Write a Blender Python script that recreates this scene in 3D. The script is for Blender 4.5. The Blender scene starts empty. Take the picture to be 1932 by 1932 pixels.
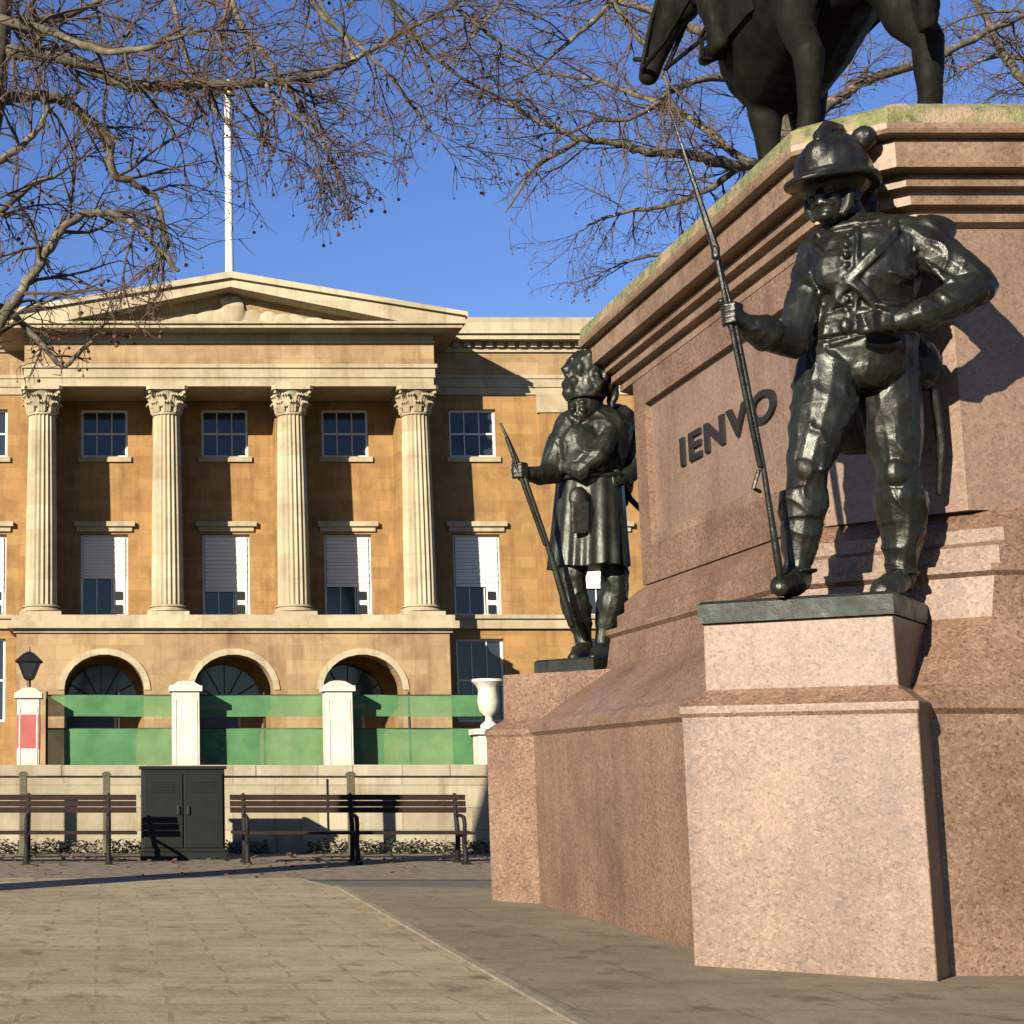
import bpy, bmesh, math, random
from mathutils import Vector, Matrix, noise, Quaternion
random.seed(11)
PI = math.pi
R = math.radians
scene = bpy.context.scene
C = scene.collection

# ------------------------------------------------------------------ camera
H = 1.15                       # eye height
TH = math.atan(499.0 / 3200.0) # upward tilt
CT, ST = math.cos(TH), math.sin(TH)

def W(x, y, Y):
    """world point at distance Y seen at survey coordinates x, y"""
    u = (x - 200.0) / 3200.0
    v = (966.0 - y) / 3200.0
    t = Y / (CT - v * ST)
    return Vector((u * t, Y, H + t * (ST + v * CT)))

def S2(p):
    dz = p.z - H
    D = p.y * CT + dz * ST
    if D < 0.1: return (-999, -999)
    return (200 + 3200 * p.x / D, 966 - 3200 * (-p.y * ST + dz * CT) / D)

def Zat(y, Y): return W(200, y, Y).z

# ------------------------------------------------------------------ materials
class Mat:
    def __init__(self, name, rough=0.7, metal=0.0):
        self.m = bpy.data.materials.new(name)
        self.m.use_nodes = True
        self.nt = self.m.node_tree
        self.b = self.nt.nodes['Principled BSDF']
        self.b.inputs['Roughness'].default_value = rough
        self.b.inputs['Metallic'].default_value = metal
        self.tc = self.nt.nodes.new('ShaderNodeTexCoord')
        self.co = self.tc.outputs['Object']
    def n(self, t): return self.nt.nodes.new(t)
    def l(self, a, b): self.nt.links.new(a, b)
    def mapping(self, scale=(1, 1, 1), rot=(0, 0, 0), loc=(0, 0, 0)):
        m = self.n('ShaderNodeMapping')
        m.inputs['Scale'].default_value = scale
        m.inputs['Rotation'].default_value = rot
        m.inputs['Location'].default_value = loc
        self.l(self.co, m.inputs['Vector'])
        return m.outputs['Vector']
    def noise(self, scale, detail=4, rough=0.6, vec=None):
        t = self.n('ShaderNodeTexNoise')
        t.inputs['Scale'].default_value = scale
        t.inputs['Detail'].default_value = detail
        t.inputs['Roughness'].default_value = rough
        self.l(vec if vec is not None else self.co, t.inputs['Vector'])
        return t.outputs['Fac']
    def voro(self, scale, vec=None, feature='F1'):
        t = self.n('ShaderNodeTexVoronoi')
        t.feature = feature
        t.inputs['Scale'].default_value = scale
        self.l(vec if vec is not None else self.co, t.inputs['Vector'])
        return t
    def ramp(self, fac, stops):
        r = self.n('ShaderNodeValToRGB')
        el = r.color_ramp.elements
        while len(el) < len(stops): el.new(0.5)
        for e, (p, c) in zip(el, stops):
            e.position = p
            e.color = (c[0], c[1], c[2], 1)
        self.l(fac, r.inputs['Fac'])
        return r.outputs['Color']
    def mix(self, a, b, fac, mode='MIX'):
        m = self.n('ShaderNodeMix')
        m.data_type = 'RGBA'
        m.blend_type = mode
        for v, i in ((fac, 0), (a, 6), (b, 7)):
            if isinstance(v, (int, float)): m.inputs[i].default_value = v
            elif isinstance(v, tuple): m.inputs[i].default_value = (v[0], v[1], v[2], 1)
            else: self.l(v, m.inputs[i])
        return m.outputs[2]
    def color(self, c):
        if isinstance(c, tuple): self.b.inputs['Base Color'].default_value = (c[0], c[1], c[2], 1)
        else: self.l(c, self.b.inputs['Base Color'])
    def bump(self, h, strength=0.3, dist=0.02):
        b = self.n('ShaderNodeBump')
        b.inputs['Strength'].default_value = strength
        b.inputs['Distance'].default_value = dist
        self.l(h, b.inputs['Height'])
        self.l(b.outputs['Normal'], self.b.inputs['Normal'])

KA = 0.41
def sc(c, k=None):
    k = KA if k is None else k
    return (c[0] * k, c[1] * k, c[2] * k)
def granite(name, dark, mid, light, stain=(0.62, 0.55, 0.5), amount=0.5, rough=0.5, coarse=26):
    dark, mid, light = sc(dark), sc(mid), sc(light)
    m = Mat(name, rough)
    v = m.voro(coarse)
    g = m.n('ShaderNodeSeparateColor'); m.l(v.outputs['Color'], g.inputs[0])
    col = m.ramp(g.outputs[0], [(0.0, dark), (0.24, mid), (0.62, mid), (1.0, light)])
    v2 = m.voro(coarse * 2.9)
    g2 = m.n('ShaderNodeSeparateColor'); m.l(v2.outputs['Color'], g2.inputs[0])
    col2 = m.ramp(g2.outputs[1], [(0.0, (0.16, 0.12, 0.10)), (0.12, dark), (0.3, mid), (1.0, light)])
    col = m.mix(col, col2, 0.42)
    st = m.ramp(m.noise(1.3, 6, 0.65), [(0.40, (0, 0, 0)), (0.68, (1, 1, 1))])
    fac = m.n('ShaderNodeMath'); fac.operation = 'MULTIPLY'
    m.l(st, fac.inputs[0]); fac.inputs[1].default_value = amount
    col = m.mix(col, stain, fac.outputs[0], 'MULTIPLY')
    streak = m.ramp(m.noise(1.0, 5, 0.6, m.mapping((3.5, 3.5, 0.35))), [(0.45, (0, 0, 0)), (0.75, (1, 1, 1))])
    col = m.mix(col, (0.6, 0.55, 0.5), m.mul(streak, 0.75), 'MULTIPLY')
    m.color(col)
    m.bump(m.noise(90, 3, 0.7), 0.15, 0.004)
    return m

def _mul(self, a, k):
    f = self.n('ShaderNodeMath'); f.operation = 'MULTIPLY'
    self.l(a, f.inputs[0]); f.inputs[1].default_value = k
    return f.outputs[0]
Mat.mul = _mul

def ashlar(name, a, b, mortar, bw, bh, rough=0.85, plane='xz', grime=0.8):
    """stone laid in courses, seen on faces that stand up"""
    a, b, mortar = sc(a), sc(b), sc(mortar)
    m = Mat(name, rough)
    b = (b[0] * .86, b[1] * .84, b[2] * .82)
    rot = (R(90), 0, 0) if plane == 'xz' else (0, 0, 0)
    vec = m.mapping((1, 1, 1), rot)
    br = m.n('ShaderNodeTexBrick')
    br.inputs['Scale'].default_value = 1.0
    br.inputs['Brick Width'].default_value = bw
    br.inputs['Row Height'].default_value = bh
    br.inputs['Mortar Size'].default_value = 0.012
    br.inputs['Color1'].default_value = (*a, 1)
    br.inputs['Color2'].default_value = (*b, 1)
    br.inputs['Mortar'].default_value = (*mortar, 1)
    m.l(vec, br.inputs['Vector'])
    col = br.outputs['Color']
    blotch = m.ramp(m.noise(0.9, 7, 0.7), [(0.35, (0.62, 0.56, 0.48)), (0.55, (1, 1, 1)), (0.75, (1.12, 1.04, 0.92))])
    col = m.mix(col, blotch, grime, 'MULTIPLY')
    streak = m.ramp(m.noise(1.0, 6, 0.65, m.mapping((2.2, 2.2, 0.22))), [(0.5, (1, 1, 1)), (0.72, (0.58, 0.5, 0.42))])
    col = m.mix(col, streak, grime, 'MULTIPLY')
    m.color(col)
    m.bump(m.noise(14, 5, 0.7), 0.25, 0.03)
    return m

M = {}
M['granite'] = granite('pink_granite', (0.085, 0.042, 0.025), (0.31, 0.18, 0.112), (0.52, 0.345, 0.23), coarse=54, amount=0.85)
M['granite_smooth'] = granite('polished_pink_granite', (0.22, 0.125, 0.085), (0.37, 0.235, 0.165), (0.48, 0.34, 0.245), coarse=52, rough=0.38)
M['granite_cornice'] = granite('weathered_granite', (0.22, 0.13, 0.08), (0.40, 0.25, 0.16), (0.52, 0.37, 0.25), stain=(0.5, 0.45, 0.36), amount=0.8, coarse=34)
M['stone'] = ashlar('golden_ashlar', (0.57, 0.325, 0.105), (0.52, 0.285, 0.088), (0.46, 0.25, 0.08), 1.1, 0.42)
M['stone_pod'] = ashlar('buff_ashlar', (0.60, 0.42, 0.21), (0.53, 0.34, 0.16), (0.47, 0.31, 0.15), 1.25, 0.52)
M['stone_pale'] = ashlar('cream_stone', (0.74, 0.64, 0.43), (0.69, 0.58, 0.37), (0.60, 0.50, 0.32), 2.2, 0.9, grime=0.6)
M['stone_wall'] = ashlar('cream_wall_stone', (0.66, 0.60, 0.43), (0.60, 0.52, 0.36), (0.42, 0.36, 0.24), 1.3, 0.34, grime=0.75)

def plain(name, col, rough=0.6, metal=0.0, var=0.25, scale=6, bump=0.0, k=None):
    col = sc(col, k)
    m = Mat(name, rough, metal)
    d = tuple(c * (1 - var) for c in col)
    u = tuple(min(1, c * (1 + var * 0.6)) for c in col)
    m.color(m.ramp(m.noise(scale, 5, 0.65), [(0.3, d), (0.7, u)]))
    if bump: m.bump(m.noise(scale * 5, 4, 0.6), bump, 0.01)
    return m

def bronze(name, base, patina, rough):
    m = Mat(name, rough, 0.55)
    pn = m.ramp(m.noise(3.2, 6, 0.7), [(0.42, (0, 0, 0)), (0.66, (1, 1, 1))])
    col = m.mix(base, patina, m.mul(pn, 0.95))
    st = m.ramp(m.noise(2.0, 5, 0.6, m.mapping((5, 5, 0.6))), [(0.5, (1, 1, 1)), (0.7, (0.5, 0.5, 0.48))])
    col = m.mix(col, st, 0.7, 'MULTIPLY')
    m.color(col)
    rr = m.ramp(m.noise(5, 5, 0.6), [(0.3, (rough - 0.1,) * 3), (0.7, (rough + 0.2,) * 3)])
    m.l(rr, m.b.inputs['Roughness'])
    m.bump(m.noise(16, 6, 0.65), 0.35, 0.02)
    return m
M['bronze'] = bronze('dark_bronze', (0.014, 0.012, 0.009), (0.022, 0.028, 0.021), 0.32)
M['bronze_far'] = bronze('bronze_far_corner', (0.015, 0.013, 0.010), (0.024, 0.033, 0.024), 0.38)
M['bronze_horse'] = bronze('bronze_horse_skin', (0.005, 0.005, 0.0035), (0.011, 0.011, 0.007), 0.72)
M['bronze_plate'] = bronze('bronze_plate_skin', (0.014, 0.015, 0.012), (0.020, 0.028, 0.022), 0.5)
M['letter'] = plain('blackened_bronze', (0.02, 0.015, 0.011), 0.6, 0.2)
M['white'] = plain('white_paint', (0.80, 0.78, 0.72), 0.5, var=0.08, k=0.58)
M['pier'] = plain('white_pier_paint', (0.80, 0.74, 0.60), 0.6, var=0.25, scale=3, k=0.5)
M['red'] = plain('red_paint', (0.62, 0.13, 0.12), 0.5, var=0.15)
M['black'] = plain('black_iron', (0.025, 0.025, 0.024), 0.45, 0.3)
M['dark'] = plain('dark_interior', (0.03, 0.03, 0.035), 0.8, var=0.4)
M['door'] = plain('dark_green_door', (0.02, 0.03, 0.028), 0.45)
M['cab'] = plain('cabinet_green', (0.010, 0.013, 0.011), 0.6, var=0.35, scale=5)
M['wood'] = plain('weathered_dark_timber', (0.034, 0.016, 0.011), 0.75, var=0.5, scale=9, k=0.5)
M['iron'] = plain('bench_cast_iron', (0.014, 0.011, 0.010), 0.7, 0.0)
M['post'] = plain('olive_post', (0.13, 0.11, 0.05), 0.7, var=0.4)
M['blind'] = plain('white_blind', (0.82, 0.80, 0.70), 0.7, var=0.05, k=0.58)
M['steel'] = plain('galvanised_steel', (0.42, 0.42, 0.40), 0.45, 0.6)
M['ball'] = plain('seed_ball', (0.16, 0.065, 0.04), 0.9, var=0.5, scale=40)
M['leaf'] = plain('dead_leaf', (0.22, 0.09, 0.05), 0.8, var=0.5, scale=30)
M['ivy'] = plain('dark_leaf', (0.036, 0.044, 0.018), 0.95, var=0.6, scale=4, k=0.4)
M['lead'] = plain('roof_lead', (0.16, 0.15, 0.14), 0.6, var=0.3)

for k_ in ('cab', 'iron', 'wood', 'bronze_horse'): M[k_].b.inputs['Specular IOR Level'].default_value = 0.2
g = Mat('window_glass', 0.06)
g.color((0.018, 0.022, 0.028)); g.b.inputs['Specular IOR Level'].default_value = 0.45
M['glass'] = g

bk = Mat('plane_bark', 0.85)
bk.color(bk.mix(bk.ramp(bk.noise(5, 6, 0.7), [(0.32, (0.018, 0.014, 0.010)), (0.50, (0.050, 0.040, 0.026)), (0.66, (0.16, 0.135, 0.085))]),
                (0.055, 0.048, 0.022), bk.mul(bk.ramp(bk.noise(1.1, 3), [(0.45, (0, 0, 0)), (0.6, (1, 1, 1))]), 0.6)))
bk.bump(bk.noise(22, 5, 0.7), 0.5, 0.02)
M['bark'] = bk
M['twig'] = plain('twig_bark', (0.125, 0.076, 0.044), 0.85, var=0.6, scale=3)

ms = Mat('mossy_granite', 0.9)
ms.color(ms.mix(ms.ramp(ms.noise(14, 6, 0.7), [(0.3, (0.045, 0.05, 0.018)), (0.5, (0.13, 0.13, 0.05)), (0.72, (0.22, 0.19, 0.10))]),
                (0.25, 0.18, 0.12), ms.ramp(ms.noise(3.2, 4), [(0.50, (0, 0, 0)), (0.62, (1, 1, 1))])))
ms.bump(ms.noise(45, 5, 0.7), 0.8, 0.03)
M['moss'] = ms

def netting():
    m = Mat('green_netting', 0.8)
    m.color(m.ramp(m.noise(2.2, 5, 0.6), [(0.3, (0.024, 0.100, 0.034)), (0.7, (0.064, 0.165, 0.060))]))
    tr = m.n('ShaderNodeBsdfTransparent')
    mx = m.n('ShaderNodeMixShader')
    out = m.nt.nodes['Material Output']
    fac = m.ramp(m.noise(1.4, 3), [(0.3, (0.70,) * 3), (0.7, (0.88,) * 3)])
    m.l(fac, mx.inputs[0])
    m.l(tr.outputs[0], mx.inputs[1]); m.l(m.b.outputs[0], mx.inputs[2])
    m.l(mx.outputs[0], out.inputs['Surface'])
    return m
M['net'] = netting()

def paving(name, a, b, mortar, bw, bh, mottle, rough=0.85, size=0.012):
    a, b, mortar = sc(a), sc(b), sc(mortar)
    m = Mat(name, rough)
    wob = m.n('ShaderNodeVectorMath'); wob.operation = 'ADD'
    nz = m.n('ShaderNodeTexNoise'); nz.inputs['Scale'].default_value = 1.2
    m.l(m.co, nz.inputs['Vector'])
    vsc = m.n('ShaderNodeVectorMath'); vsc.operation = 'SCALE'; vsc.inputs['Scale'].default_value = 0.11
    m.l(nz.outputs['Color'], vsc.inputs[0]); m.l(m.co, wob.inputs[0]); m.l(vsc.outputs[0], wob.inputs[1])
    br = m.n('ShaderNodeTexBrick')
    br.inputs['Scale'].default_value = 1
    br.inputs['Brick Width'].default_value = bw
    br.inputs['Row Height'].default_value = bh
    br.inputs['Mortar Size'].default_value = size
    br.inputs['Mortar Smooth'].default_value = 0.4
    br.inputs['Color1'].default_value = (*a, 1); br.inputs['Color2'].default_value = (*b, 1); br.inputs['Mortar'].default_value = (*mortar, 1)
    m.l(wob.outputs[0], br.inputs['Vector'])
    col = br.outputs['Color']
    mot = m.ramp(m.noise(2.6, 8, 0.72), [(0.32, mottle), (0.52, (1, 1, 1)), (0.74, (1.18, 1.13, 1.02))])
    col = m.mix(col, mot, 0.85, 'MULTIPLY')
    gr = m.ramp(m.noise(38, 4, 0.75), [(0.3, (0.66, 0.64, 0.6)), (0.6, (1.05, 1.05, 1.05))])
    col = m.mix(col, gr, 0.7, 'MULTIPLY')
    spots = m.ramp(m.noise(3.4, 5, 0.6, m.mapping((1, 0.75, 1))), [(0.33, (0.42, 0.38, 0.26)), (0.43, (1, 1, 1))])
    col = m.mix(col, spots, 0.8, 'MULTIPLY')
    big = m.ramp(m.noise(0.5, 4, 0.6), [(0.35, (0.78, 0.74, 0.66)), (0.6, (1.06, 1.05, 1.02))])
    col = m.mix(col, big, 0.8, 'MULTIPLY')
    m.color(col)
    h = m.mix(m.noise(20, 6, 0.7), br.outputs['Fac'], 0.10, 'SUBTRACT')
    m.bump(h, 0.5, 0.02)
    return m
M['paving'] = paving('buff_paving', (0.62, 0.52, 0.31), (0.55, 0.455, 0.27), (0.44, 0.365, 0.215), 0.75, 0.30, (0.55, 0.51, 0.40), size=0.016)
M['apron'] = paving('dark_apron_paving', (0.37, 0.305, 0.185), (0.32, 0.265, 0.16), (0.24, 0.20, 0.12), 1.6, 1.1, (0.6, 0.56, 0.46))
M['kerb'] = plain('pale_kerb', (0.40, 0.34, 0.22), 0.85, var=0.45, scale=6)
M['soil'] = plain('leaf_strewn_soil', (0.30, 0.225, 0.14), 0.95, var=0.6, scale=5, bump=0.6)
M['grass'] = plain('worn_turf_ground', (0.14, 0.125, 0.07), 0.95, var=0.5, scale=3, bump=0.5)
M['road'] = plain('asphalt', (0.055, 0.053, 0.05), 0.9, var=0.3, scale=9)

# ------------------------------------------------------------------ mesh helper
ORIGIN = {}

class MB:
    def __init__(self):
        self.v = []; self.f = []
    def add(self, vs, fs):
        o = len(self.v)
        self.v += [Vector(p) for p in vs]
        self.f += [[i + o for i in q] for q in fs]
    def box(self, x0, x1, y0, y1, z0, z1, bevel=0.0):
        if bevel <= 0:
            vs = [(x0, y0, z0), (x1, y0, z0), (x1, y1, z0), (x0, y1, z0), (x0, y0, z1), (x1, y0, z1), (x1, y1, z1), (x0, y1, z1)]
            self.add(vs, [(0, 3, 2, 1), (4, 5, 6, 7), (0, 1, 5, 4), (1, 2, 6, 5), (2, 3, 7, 6), (3, 0, 4, 7)])
            return
        bm = bmesh.new()
        bmesh.ops.create_cube(bm, size=1)
        for w in bm.verts:
            w.co = Vector(((x0 + x1) / 2 + w.co.x * (x1 - x0), (y0 + y1) / 2 + w.co.y * (y1 - y0), (z0 + z1) / 2 + w.co.z * (z1 - z0)))
        bmesh.ops.bevel(bm, geom=bm.edges[:], offset=bevel, segments=2, affect='EDGES', profile=0.6)
        self.frombm(bm)
    def frombm(self, bm):
        bm.verts.index_update()
        self.add([w.co.copy() for w in bm.verts], [[w.index for w in q.verts] for q in bm.faces])
        bm.free()
    def obox(self, c, ax, ay, az, hx, hy, hz):
        c = Vector(c); ax = Vector(ax).normalized(); ay = Vector(ay).normalized(); az = Vector(az).normalized()
        vs = []
        for k in (-1, 1):
            for (i, j) in ((-1, -1), (1, -1), (1, 1), (-1, 1)):
                vs.append(c + ax * hx * i + ay * hy * j + az * hz * k)
        self.add(vs, [(0, 3, 2, 1), (4, 5, 6, 7), (0, 1, 5, 4), (1, 2, 6, 5), (2, 3, 7, 6), (3, 0, 4, 7)])
    def bar(self, a, b, w, h, up=(0, 0, 1)):
        a = Vector(a); b = Vector(b); d = b - a
        u = Vector(up); s = d.cross(u)
        if s.length < 1e-5: s = d.cross(Vector((0, 1, 0)))
        s.normalize(); u = s.cross(d).normalized()
        self.obox((a + b) / 2, d, s, u, d.length / 2, w / 2, h / 2)
    def prism(self, poly, axis, a, b):
        """poly of 2-D points; axis 'z' -> (x,y), 'y' -> (x,z), 'x' -> (y,z)"""
        def P(q, h):
            return {'z': (q[0], q[1], h), 'y': (q[0], h, q[1]), 'x': (h, q[0], q[1])}[axis]
        n = len(poly)
        vs = [P(q, a) for q in poly] + [P(q, b) for q in poly]
        fs = [tuple(range(n))[::-1], tuple(range(n, 2 * n))] + [(i, (i + 1) % n, n + (i + 1) % n, n + i) for i in range(n)]
        self.add(vs, fs)
    def rings(self, rs, cap=True):
        n = len(rs[0]); vs = [p for r in rs for p in r]; fs = []
        for k in range(len(rs) - 1):
            for i in range(n):
                j = (i + 1) % n
                fs.append((k * n + i, k * n + j, (k + 1) * n + j, (k + 1) * n + i))
        if cap:
            fs.append(tuple(range(n))[::-1]); fs.append(tuple((len(rs) - 1) * n + i for i in range(n)))
        self.add(vs, fs)
    def tube(self, pts, rad, n=10, dome=True, squash=None):
        pts = [Vector(p) for p in pts]
        if not isinstance(rad, (list, tuple)): rad = [rad] * len(pts)
        rad = list(rad)
        if dome:
            d0 = (pts[0] - pts[1]).normalized(); d1 = (pts[-1] - pts[-2]).normalized()
            r0, r1 = rad[0], rad[-1]
            pts = [pts[0] + d0 * r0 * 0.95, pts[0] + d0 * r0 * 0.6] + pts + [pts[-1] + d1 * r1 * 0.6, pts[-1] + d1 * r1 * 0.95]
            rad = [r0 * 0.3, r0 * 0.8] + rad + [r1 * 0.8, r1 * 0.3]
        rs = []
        t = (pts[1] - pts[0]).normalized()
        ref = Vector((0, 0, 1)) if abs(t.z) < 0.9 else Vector((0, 1, 0))
        u = t.cross(ref).normalized()
        for i, p in enumerate(pts):
            if i == 0: t = pts[1] - pts[0]
            elif i == len(pts) - 1: t = pts[i] - pts[i - 1]
            else: t = (pts[i + 1] - pts[i]).normalized() + (pts[i] - pts[i - 1]).normalized()
            if t.length < 1e-9: t = Vector((0, 0, 1))
            t.normalize()
            u = u - t * u.dot(t)
            if u.length < 1e-6: u = t.orthogonal()
            u.normalize(); w = t.cross(u)
            rs.append([p + (u * math.cos(2 * PI * k / n) + w * math.sin(2 * PI * k / n)) * rad[i] for k in range(n)])
        self.rings(rs)
    def ell(self, c, r, rot=None, n=12, m=9):
        c = Vector(c); rs = []
        q = rot if rot is not None else Quaternion()
        for k in range(1, m):
            a = PI * k / m
            rs.append([c + q @ Vector((r[0] * math.sin(a) * math.cos(2 * PI * i / n), r[1] * math.sin(a) * math.sin(2 * PI * i / n), -r[2] * math.cos(a))) for i in range(n)])
        self.rings(rs)
    def loft(self, secs, n=16):
        """secs: (centre, half width, half depth, yaw) stacked horizontal ellipses"""
        rs = []
        for c, rx, ry, yaw in secs:
            c = Vector(c); ring = []
            for i in range(n):
                a = 2 * PI * i / n
                x = rx * math.cos(a); y = ry * math.sin(a)
                ring.append(c + Vector((x * math.cos(yaw) - y * math.sin(yaw), x * math.sin(yaw) + y * math.cos(yaw), 0)))
            rs.append(ring)
        self.rings(rs)
    def lathe(self, c, prof, n=24, flutes=0, depth=0.0):
        c = Vector(c); rs = []
        for r, z in prof:
            ring = []
            for i in range(n):
                a = 2 * PI * i / n
                rr = r - (depth * (0.5 + 0.5 * math.cos(a * flutes)) if flutes else 0)
                ring.append(c + Vector((rr * math.cos(a), rr * math.sin(a), z)))
            rs.append(ring)
        self.rings(rs)
    def build(self, name, mat, parent=None, smooth=False, angle=40):
        me = bpy.data.meshes.new(name)
        off = Vector((0, 0, 0))
        p = parent
        while p is not None:
            if p.name in ORIGIN: off = ORIGIN[p.name]; break
            p = p.parent
        me.from_pydata([w - off for w in self.v], [], self.f)
        me.update()
        bm = bmesh.new(); bm.from_mesh(me)
        bmesh.ops.recalc_face_normals(bm, faces=bm.faces[:])
        bm.to_mesh(me); bm.free()
        o = bpy.data.objects.new(name, me)
        C.objects.link(o)
        me.materials.append(mat.m if isinstance(mat, Mat) else mat)
        if smooth:
            for q in me.polygons: q.use_smooth = True
            me.set_sharp_from_angle(angle=R(angle))
        if parent is not None: o.parent = parent
        return o
    def sculpt(self, name, mat, parent, voxel=0.014, iters=3, amp=0.0, freq=8.0, fold=0.0):
        """fuse every piece into one continuous cast surface"""
        o = self.build(name, mat, parent)
        md = o.modifiers.new('fuse', 'REMESH'); md.mode = 'VOXEL'; md.voxel_size = voxel
        sm = o.modifiers.new('smooth', 'SMOOTH'); sm.iterations = iters; sm.factor = 0.5
        bpy.context.view_layer.update()
        dg = bpy.context.evaluated_depsgraph_get()
        me = bpy.data.meshes.new_from_object(o.evaluated_get(dg))
        o.modifiers.clear()
        old = o.data; o.data = me; bpy.data.meshes.remove(old)
        me.name = name
        if amp:
            n = len(me.vertices)
            buf = [0.0] * (3 * n); nor = [0.0] * (3 * n)
            me.vertices.foreach_get('co', buf); me.vertices.foreach_get('normal', nor)
            for i in range(0, 3 * n, 3):
                p = Vector(buf[i:i + 3])
                k = (noise.noise(p * freq) + 0.5 * noise.noise(p * freq * 2.3)) * amp
                if fold:
                    q = Vector((p.x * 5 + p.z * 2.2, p.y * 5, p.z * 3.0)); q += Vector((noise.noise(p * 4), noise.noise(p * 4 + Vector((9, 0, 0))), 0)) * .6
                    k += fold * max(0.0, 1 - 3.2 * abs(noise.noise(q))) ** 1.5 - fold * .25
                buf[i] += nor[i] * k; buf[i + 1] += nor[i + 1] * k; buf[i + 2] += nor[i + 2] * k
            me.vertices.foreach_set('co', buf); me.update()
        for q in me.polygons: q.use_smooth = True
        if not me.materials: me.materials.append(mat.m)
        return o

def thing(name, label, cat, loc=(0, 0, 0), group=None):
    o = bpy.data.objects.new(name, None)
    C.objects.link(o)
    o.location = loc
    o['label'] = label; o['category'] = cat
    if group: o['group'] = group
    ORIGIN[o.name] = Vector(loc)
    return o

def tag(o, label, cat, group=None):
    o['label'] = label; o['category'] = cat
    if group: o['group'] = group
    return o

def struct(o): o['kind'] = 'structure'; return o

def dup(root, loc, label):
    r = root.copy(); C.objects.link(r); r.location = loc; r['label'] = label
    for ch in list(root.children):
        c = ch.copy(); C.objects.link(c); c.parent = r
        for gch in ch.children:
            d = gch.copy(); C.objects.link(d); d.parent = c
    return r

# ------------------------------------------------------------------ ground
def sheet(name, poly, z, mat, sub=None):
    m = MB(); m.add([(x, y, z) for x, y in poly], [tuple(range(len(poly)))])
    return struct(m.build(name, mat))
sheet('ground', [(-600, -300), (600, -300), (600, 900), (-600, 900)], -0.012, M['grass'])
sheet('road', [(-200, 27.2), (200, 27.2), (200, 56), (-200, 56)], -0.006, M['road'])
sheet('soil', [(-80, 19.6), (80, 19.6), (80, 26.6), (-80, 26.6)], -0.004, M['soil'])
sheet('pavement', [(-40, -30), (1.34, -30), (2.42, 18.4), (2.2, 19.9), (-40, 19.9)], 0.0, M['paving'])
kb = MB()
kb.prism([(1.346, -30), (1.406, -30), (2.48, 18.3), (2.426, 18.4)], 'z', -0.01, 0.012)
struct(kb.build('kerb', M['kerb']))
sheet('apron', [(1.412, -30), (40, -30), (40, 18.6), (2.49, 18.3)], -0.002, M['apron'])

# ------------------------------------------------------------------ monument
YAW = R(37)
ab = Vector((-math.cos(YAW), math.sin(YAW), 0)); ac = Vector((math.sin(YAW), math.cos(YAW), 0))
MIDY = 13.55
XL, YN = 3.97, 10.22           # outer faces of the base
XR = 8.0
YF = 2 * MIDY - YN
DXL, DYN, DXR = 4.98, 10.88, 7.0   # die
DYF = 2 * MIDY - DYN
TOPZ = 5.47

def rect(o_l, o_n, ch=(0.0, 0.0), base=(XL, YN, XR)):
    """plan outline inset by o_l at the long sides and o_n at the short ones, corners cut"""
    x0, y0, x1 = base[0] + o_l, base[1] + o_n, base[2] - o_l
    y1 = 2 * MIDY - y0
    cx, cy = ch
    return [(x0 + cx, y0), (x1 - cx, y0), (x1, y0 + cy), (x1, y1 - cy), (x1 - cx, y1), (x0 + cx, y1), (x0, y1 - cy), (x0, y0 + cy)]

def stack(mb, secs):
    mb.rings([[Vector((x, y, z)) for x, y in poly] for poly, z in secs])

ped = thing('granite_pedestal', 'tall pink granite pedestal with cornice carrying the bronze horse', 'pedestal', (5.98, MIDY, 0))
b = MB()
ch = (0.95, 0.95)
stack(b, [(rect(0, 0, ch), -0.02), (rect(0, 0, ch), 1.52), (rect(-0.035, -0.035, ch), 1.555), (rect(-0.035, -0.035, ch), 1.60), (rect(0.02, 0.02, ch), 1.66),
          (rect(0.10, 0.06, ch), 1.70), (rect(0.62, 0.36, ch), 2.14), (rect(0.66, 0.37, ch), 2.40), (rect(0.63, 0.34, ch), 2.43), (rect(0.63, 0.34, ch), 2.475)])
b.build('base', M['granite'], ped)
b = MB()
stack(b, [(rect(0.72, 0.40, ch), 2.475), (rect(0.72, 0.40, ch), 2.60), (rect(0.78, 0.44, ch), 2.635), (rect(0.78, 0.44, ch), 2.72), (rect(0.86, 0.50, ch), 2.80), (rect(0.94, 0.545, ch), 2.86)])
b.build('plinth_steps', M['granite'], ped)
dch = (0.46, 0.42)
DB = (DXL, DYN, DXR)
# die with a sunk panel on the long left side
d = MB()
dch2 = (0.62, 0.72)
stack(d, [(rect(0.0, 0.0, dch2, DB), 2.86), (rect(0.0, 0.0, dch2, DB), 4.80)])
d.build('die', M['granite_smooth'], ped)
fr = MB()
py0, py1, pz0, pz1 = DYN + 0.74, DYF - 0.74, 2.88, 4.78
xs0, xs1 = DXL - 0.055, DXL + 0.01
for (a0, a1, c0, c1) in ((py0, py0 + 0.30, pz0, pz1), (py1 - 0.30, py1, pz0, pz1), (py0 + 0.30, py1 - 0.30, pz1 - 0.26, pz1), (py0 + 0.30, py1 - 0.30, pz0, pz0 + 0.34)):
    fr.box(xs0, xs1, a0, a1, c0, c1)
fr.build('panel_frame', M['granite'], ped)
bd = MB()
bd.box(DXL - 0.035, DXL + 0.005, py0 + 0.302, py1 - 0.302, 3.222, 3.30)
bd.build('panel_sill', M['granite_cornice'], ped)
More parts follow.
